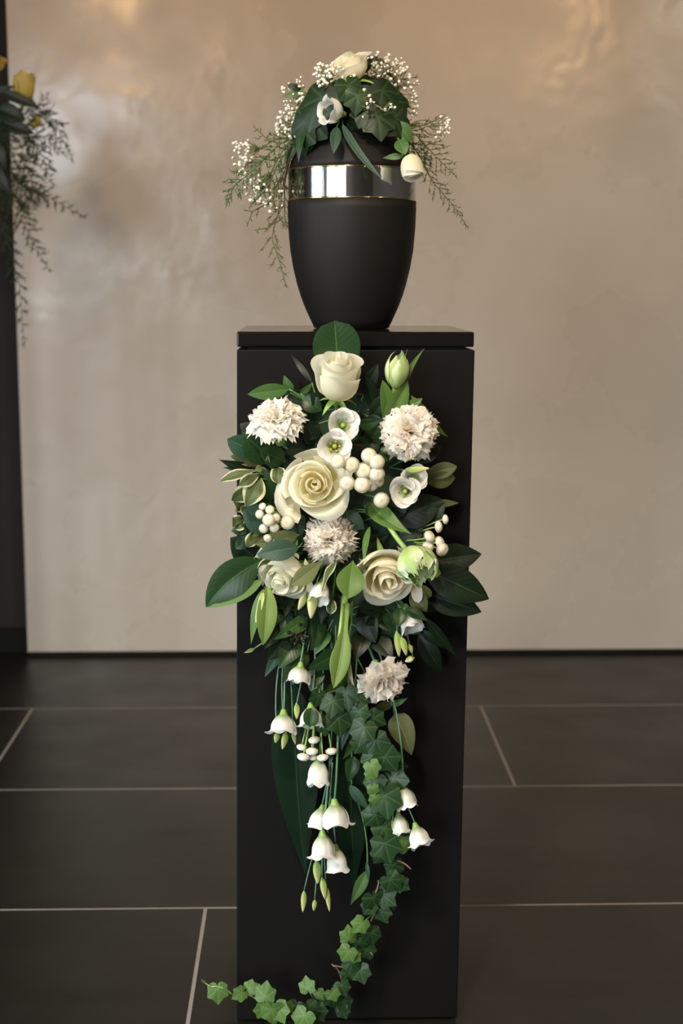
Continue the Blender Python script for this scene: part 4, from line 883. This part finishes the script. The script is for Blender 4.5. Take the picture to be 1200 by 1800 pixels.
lf(s, 640, 100, DU, 690, 118, DU, 9, 'lance', M_dark, arch=.1, side=-.1); lf(s, 660, 110, DU, 696, 150, DU, 6, 'lance', M_dark, side=-.12); lf(s, 690, 165, DU+.02, 722, 190, DU+.02, 15, 'lance', M_dark, roll=.5); lf(s, 640, 130, DU+.02, 655, 97, DU, 14, 'lance', M_dark)
s = hubbed('small dark leaves poking from the gypsophila at the urn\'s upper left', (560, 180, DU+.02))
lf(s, 530, 165, DU+.03, 495, 170, DU+.03, 14, 'lance', M_mid); lf(s, 528, 158, DU+.03, 506, 150, DU+.03, 13, 'round', M_dark); lf(s, 520, 250, DU+.03, 503, 290, DU+.03, 16, 'lance', M_dark); lf(s, 535, 220, DU+.05, 525, 285, DU+.07, 20, 'lance', M_laurel, roll=.5)
gypsophila('dense white gypsophila at the urn\'s left shoulder', (560, 200, DU+.02), [(518, 190, 24, 30, DU+.03, 60), (505, 222, 20, 26, DU+.02, 60), (518, 160, 26, 18, DU+.01, 26)])
gypsophila('white gypsophila around the base of the top rose', (600, 180, DU+.02), [(575, 126, 24, 18, DU+.045, 60), (600, 135, 24, 14, DU+.055, 40), (570, 148, 12, 10, DU+.06, 14)])
gypsophila('airy gypsophila cloud at the urn\'s upper right', (655, 175, DU+.0), [(672, 125, 24, 22, DU+.01, 55), (690, 115, 28, 20, DU-.01, 26), (710, 150, 26, 34, DU-.01, 46), (725, 185, 16, 20, DU, 18), (665, 100, 20, 10, DU, 10)])
gypsophila('few single gypsophila blossoms in front of the dark leaves on the urn', (640, 190, DU+.06), [(652, 190, 24, 22, DU+.10, 10), (640, 170, 14, 12, DU+.1, 4), (690, 195, 14, 8, DU+.1, 4)], 6)
gypsophila('thin gypsophila twigs reaching out at the far left of the urn', (515, 245, DU+.01), [(425, 270, 18, 30, DU+.02, 26), (432, 302, 20, 22, DU+.02, 30), (455, 335, 26, 22, DU+.02, 40), (480, 350, 18, 30, DU+.01, 22)])
gypsophila('thin gypsophila twigs reaching out at the right of the urn', (715, 225, DU+.0), [(775, 222, 16, 14, DU, 16), (782, 208, 10, 8, DU, 6), (772, 240, 12, 8, DU, 5)])
def fr(label, base): return empty('asparagus_fern', P(*base), label, 'fern')
s = fr('bushy asparagus fern spraying left from the urn', (520, 235, DU+.02))
fern(s, [(525, 232, DU+.03), (485, 258, DU+.04), (445, 300, DU+.04), (412, 325, DU+.04), (397, 362, DU+.04)], 36, M_fern, dens=1.2)
fern(s, [(520, 240, DU+.02), (470, 245, DU+.02), (445, 222, DU+.02)], 18, M_ferno, dens=.7); fern(s, [(520, 245, DU+.02), (490, 285, DU+.03), (470, 330, DU+.03), (437, 365, DU+.03)], 30, M_fern, dens=.9)
s = fr('drooping asparagus fern hanging beside the urn\'s left flank', (518, 250, DU+.0))
fern(s, [(520, 250, DU), (502, 300, DU), (492, 360, DU), (476, 420, DU+.01), (490, 455, DU+.01), (503, 505, DU+.01)], 34, M_ferno, dens=.5, droop=.9); fern(s, [(515, 255, DU), (500, 320, DU-.01), (500, 385, DU-.01), (505, 400, DU-.01)], 24, M_ferno, dens=.7, droop=.8)
fern(s, [(500, 300, DU), (478, 355, DU), (445, 370, DU), (433, 398, DU)], 22, M_ferno, dens=.4); fern(s, [(488, 380, DU+.01), (470, 400, DU+.01), (447, 405, DU+.01)], 10, M_ferno, dens=.6)
s = fr('asparagus fern spraying right behind the nodding white bud', (700, 225, DU+.01))
fern(s, [(705, 222, DU+.01), (735, 240, DU+.01), (765, 275, DU+.01), (803, 312, DU+.01)], 38, M_ferno, dens=1.1); fern(s, [(705, 230, DU+.01), (735, 270, DU+.01), (760, 320, DU+.01), (795, 360, DU+.01), (823, 402, DU+.01)], 26, M_ferno, dens=.9)
fern(s, [(705, 218, DU), (740, 222, DU), (780, 205, DU)], 16, M_ferno, dens=.6); fern(s, [(690, 180, DU), (700, 140, DU), (735, 135, DU)], 18, M_ferno, dens=.5); fern(s, [(700, 232, DU+.02), (730, 262, DU+.03), (750, 300, DU+.02)], 34, M_fern, dens=1.2)

# ================================================================== second arrangement at the far left, cut by the frame
DB = -1.45
bx = P(-135, 560, DB)
st2 = empty('flower_stand', (bx[0], 1.45, 0), 'tall dark flower stand at the left edge carrying a loose bouquet', 'stand')
top = P(-135, 285, DB)[2]
box('base_plate', (bx[0]-.13, 1.35, 0), (bx[0]+.075, 1.55, .02), M_skirt, st2, .004); lathe('pole', [(.025, .018), (.020, .05), (.016, .5), (.016, top-.06), (.03, top-.03)], (bx[0], 1.45, 0), M_skirt, st2, 24)
lathe('bowl', [(.025, top-.05), (.06, top-.03), (.085, top+.02), (.09, top+.035), (.083, top+.035), (.06, top+.0)], (bx[0], 1.45, 0), M_skirt, st2, 32)
hub2 = (-105, 262, DB)
rose('rose', 'blurred yellow rose at the left edge above the drooping fern', (43, 152, DB+.02), 40, (.1, .97, .2), M_yellow, H=2.1, Np=14, open_=.35, stem=hub2, wide=1.2)
rose('rose', 'yellow rose mostly cut off by the left edge of the frame', (-14, 108, DB+.02), 42, (.2, .8, .5), M_yellow, H=1.1, Np=14, open_=.5, stem=hub2)
rose('rose', 'small pale yellow rose bud under the blurred yellow rose', (61, 216, DB+.04), 22, (.5, .1, .7), M_yellow, H=1.2, Np=9, open_=.4, stem=hub2)
s = hubbed('blurred dark pointed leaves under the yellow rose at the left edge', hub2)
lf(s, 0, 160, DB+.05, 74, 192, DB+.05, 22, 'lance', M_dark, arch=.05); lf(s, -10, 190, DB+.05, 45, 210, DB+.06, 34, 'ellip', M_dark); lf(s, -20, 170, DB+.03, 30, 150, DB+.04, 16, 'lance', M_dark); lf(s, 0, 215, DB+.05, 60, 235, DB+.06, 26, 'ellip', M_dark); lf(s, -20, 240, DB+.04, 10, 300, DB+.05, 30, 'ellip', M_dark); lf(s, -20, 280, DB+.04, 24, 350, DB+.05, 24, 'lance', M_dark)
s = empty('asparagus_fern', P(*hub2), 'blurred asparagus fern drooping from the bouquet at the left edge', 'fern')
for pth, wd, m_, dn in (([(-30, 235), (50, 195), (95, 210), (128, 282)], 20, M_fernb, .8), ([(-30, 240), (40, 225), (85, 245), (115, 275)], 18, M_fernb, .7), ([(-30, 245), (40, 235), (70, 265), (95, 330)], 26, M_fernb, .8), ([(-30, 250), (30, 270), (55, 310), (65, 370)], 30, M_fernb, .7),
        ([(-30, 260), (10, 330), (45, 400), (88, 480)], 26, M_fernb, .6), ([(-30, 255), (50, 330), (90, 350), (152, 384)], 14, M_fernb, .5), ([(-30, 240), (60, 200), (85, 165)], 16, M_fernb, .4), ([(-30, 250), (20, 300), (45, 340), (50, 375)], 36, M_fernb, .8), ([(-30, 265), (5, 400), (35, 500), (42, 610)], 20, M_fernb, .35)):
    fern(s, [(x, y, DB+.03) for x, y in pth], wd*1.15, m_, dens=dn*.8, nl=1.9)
for o in SC.objects:
    if 'hub' in o: del o['hub']
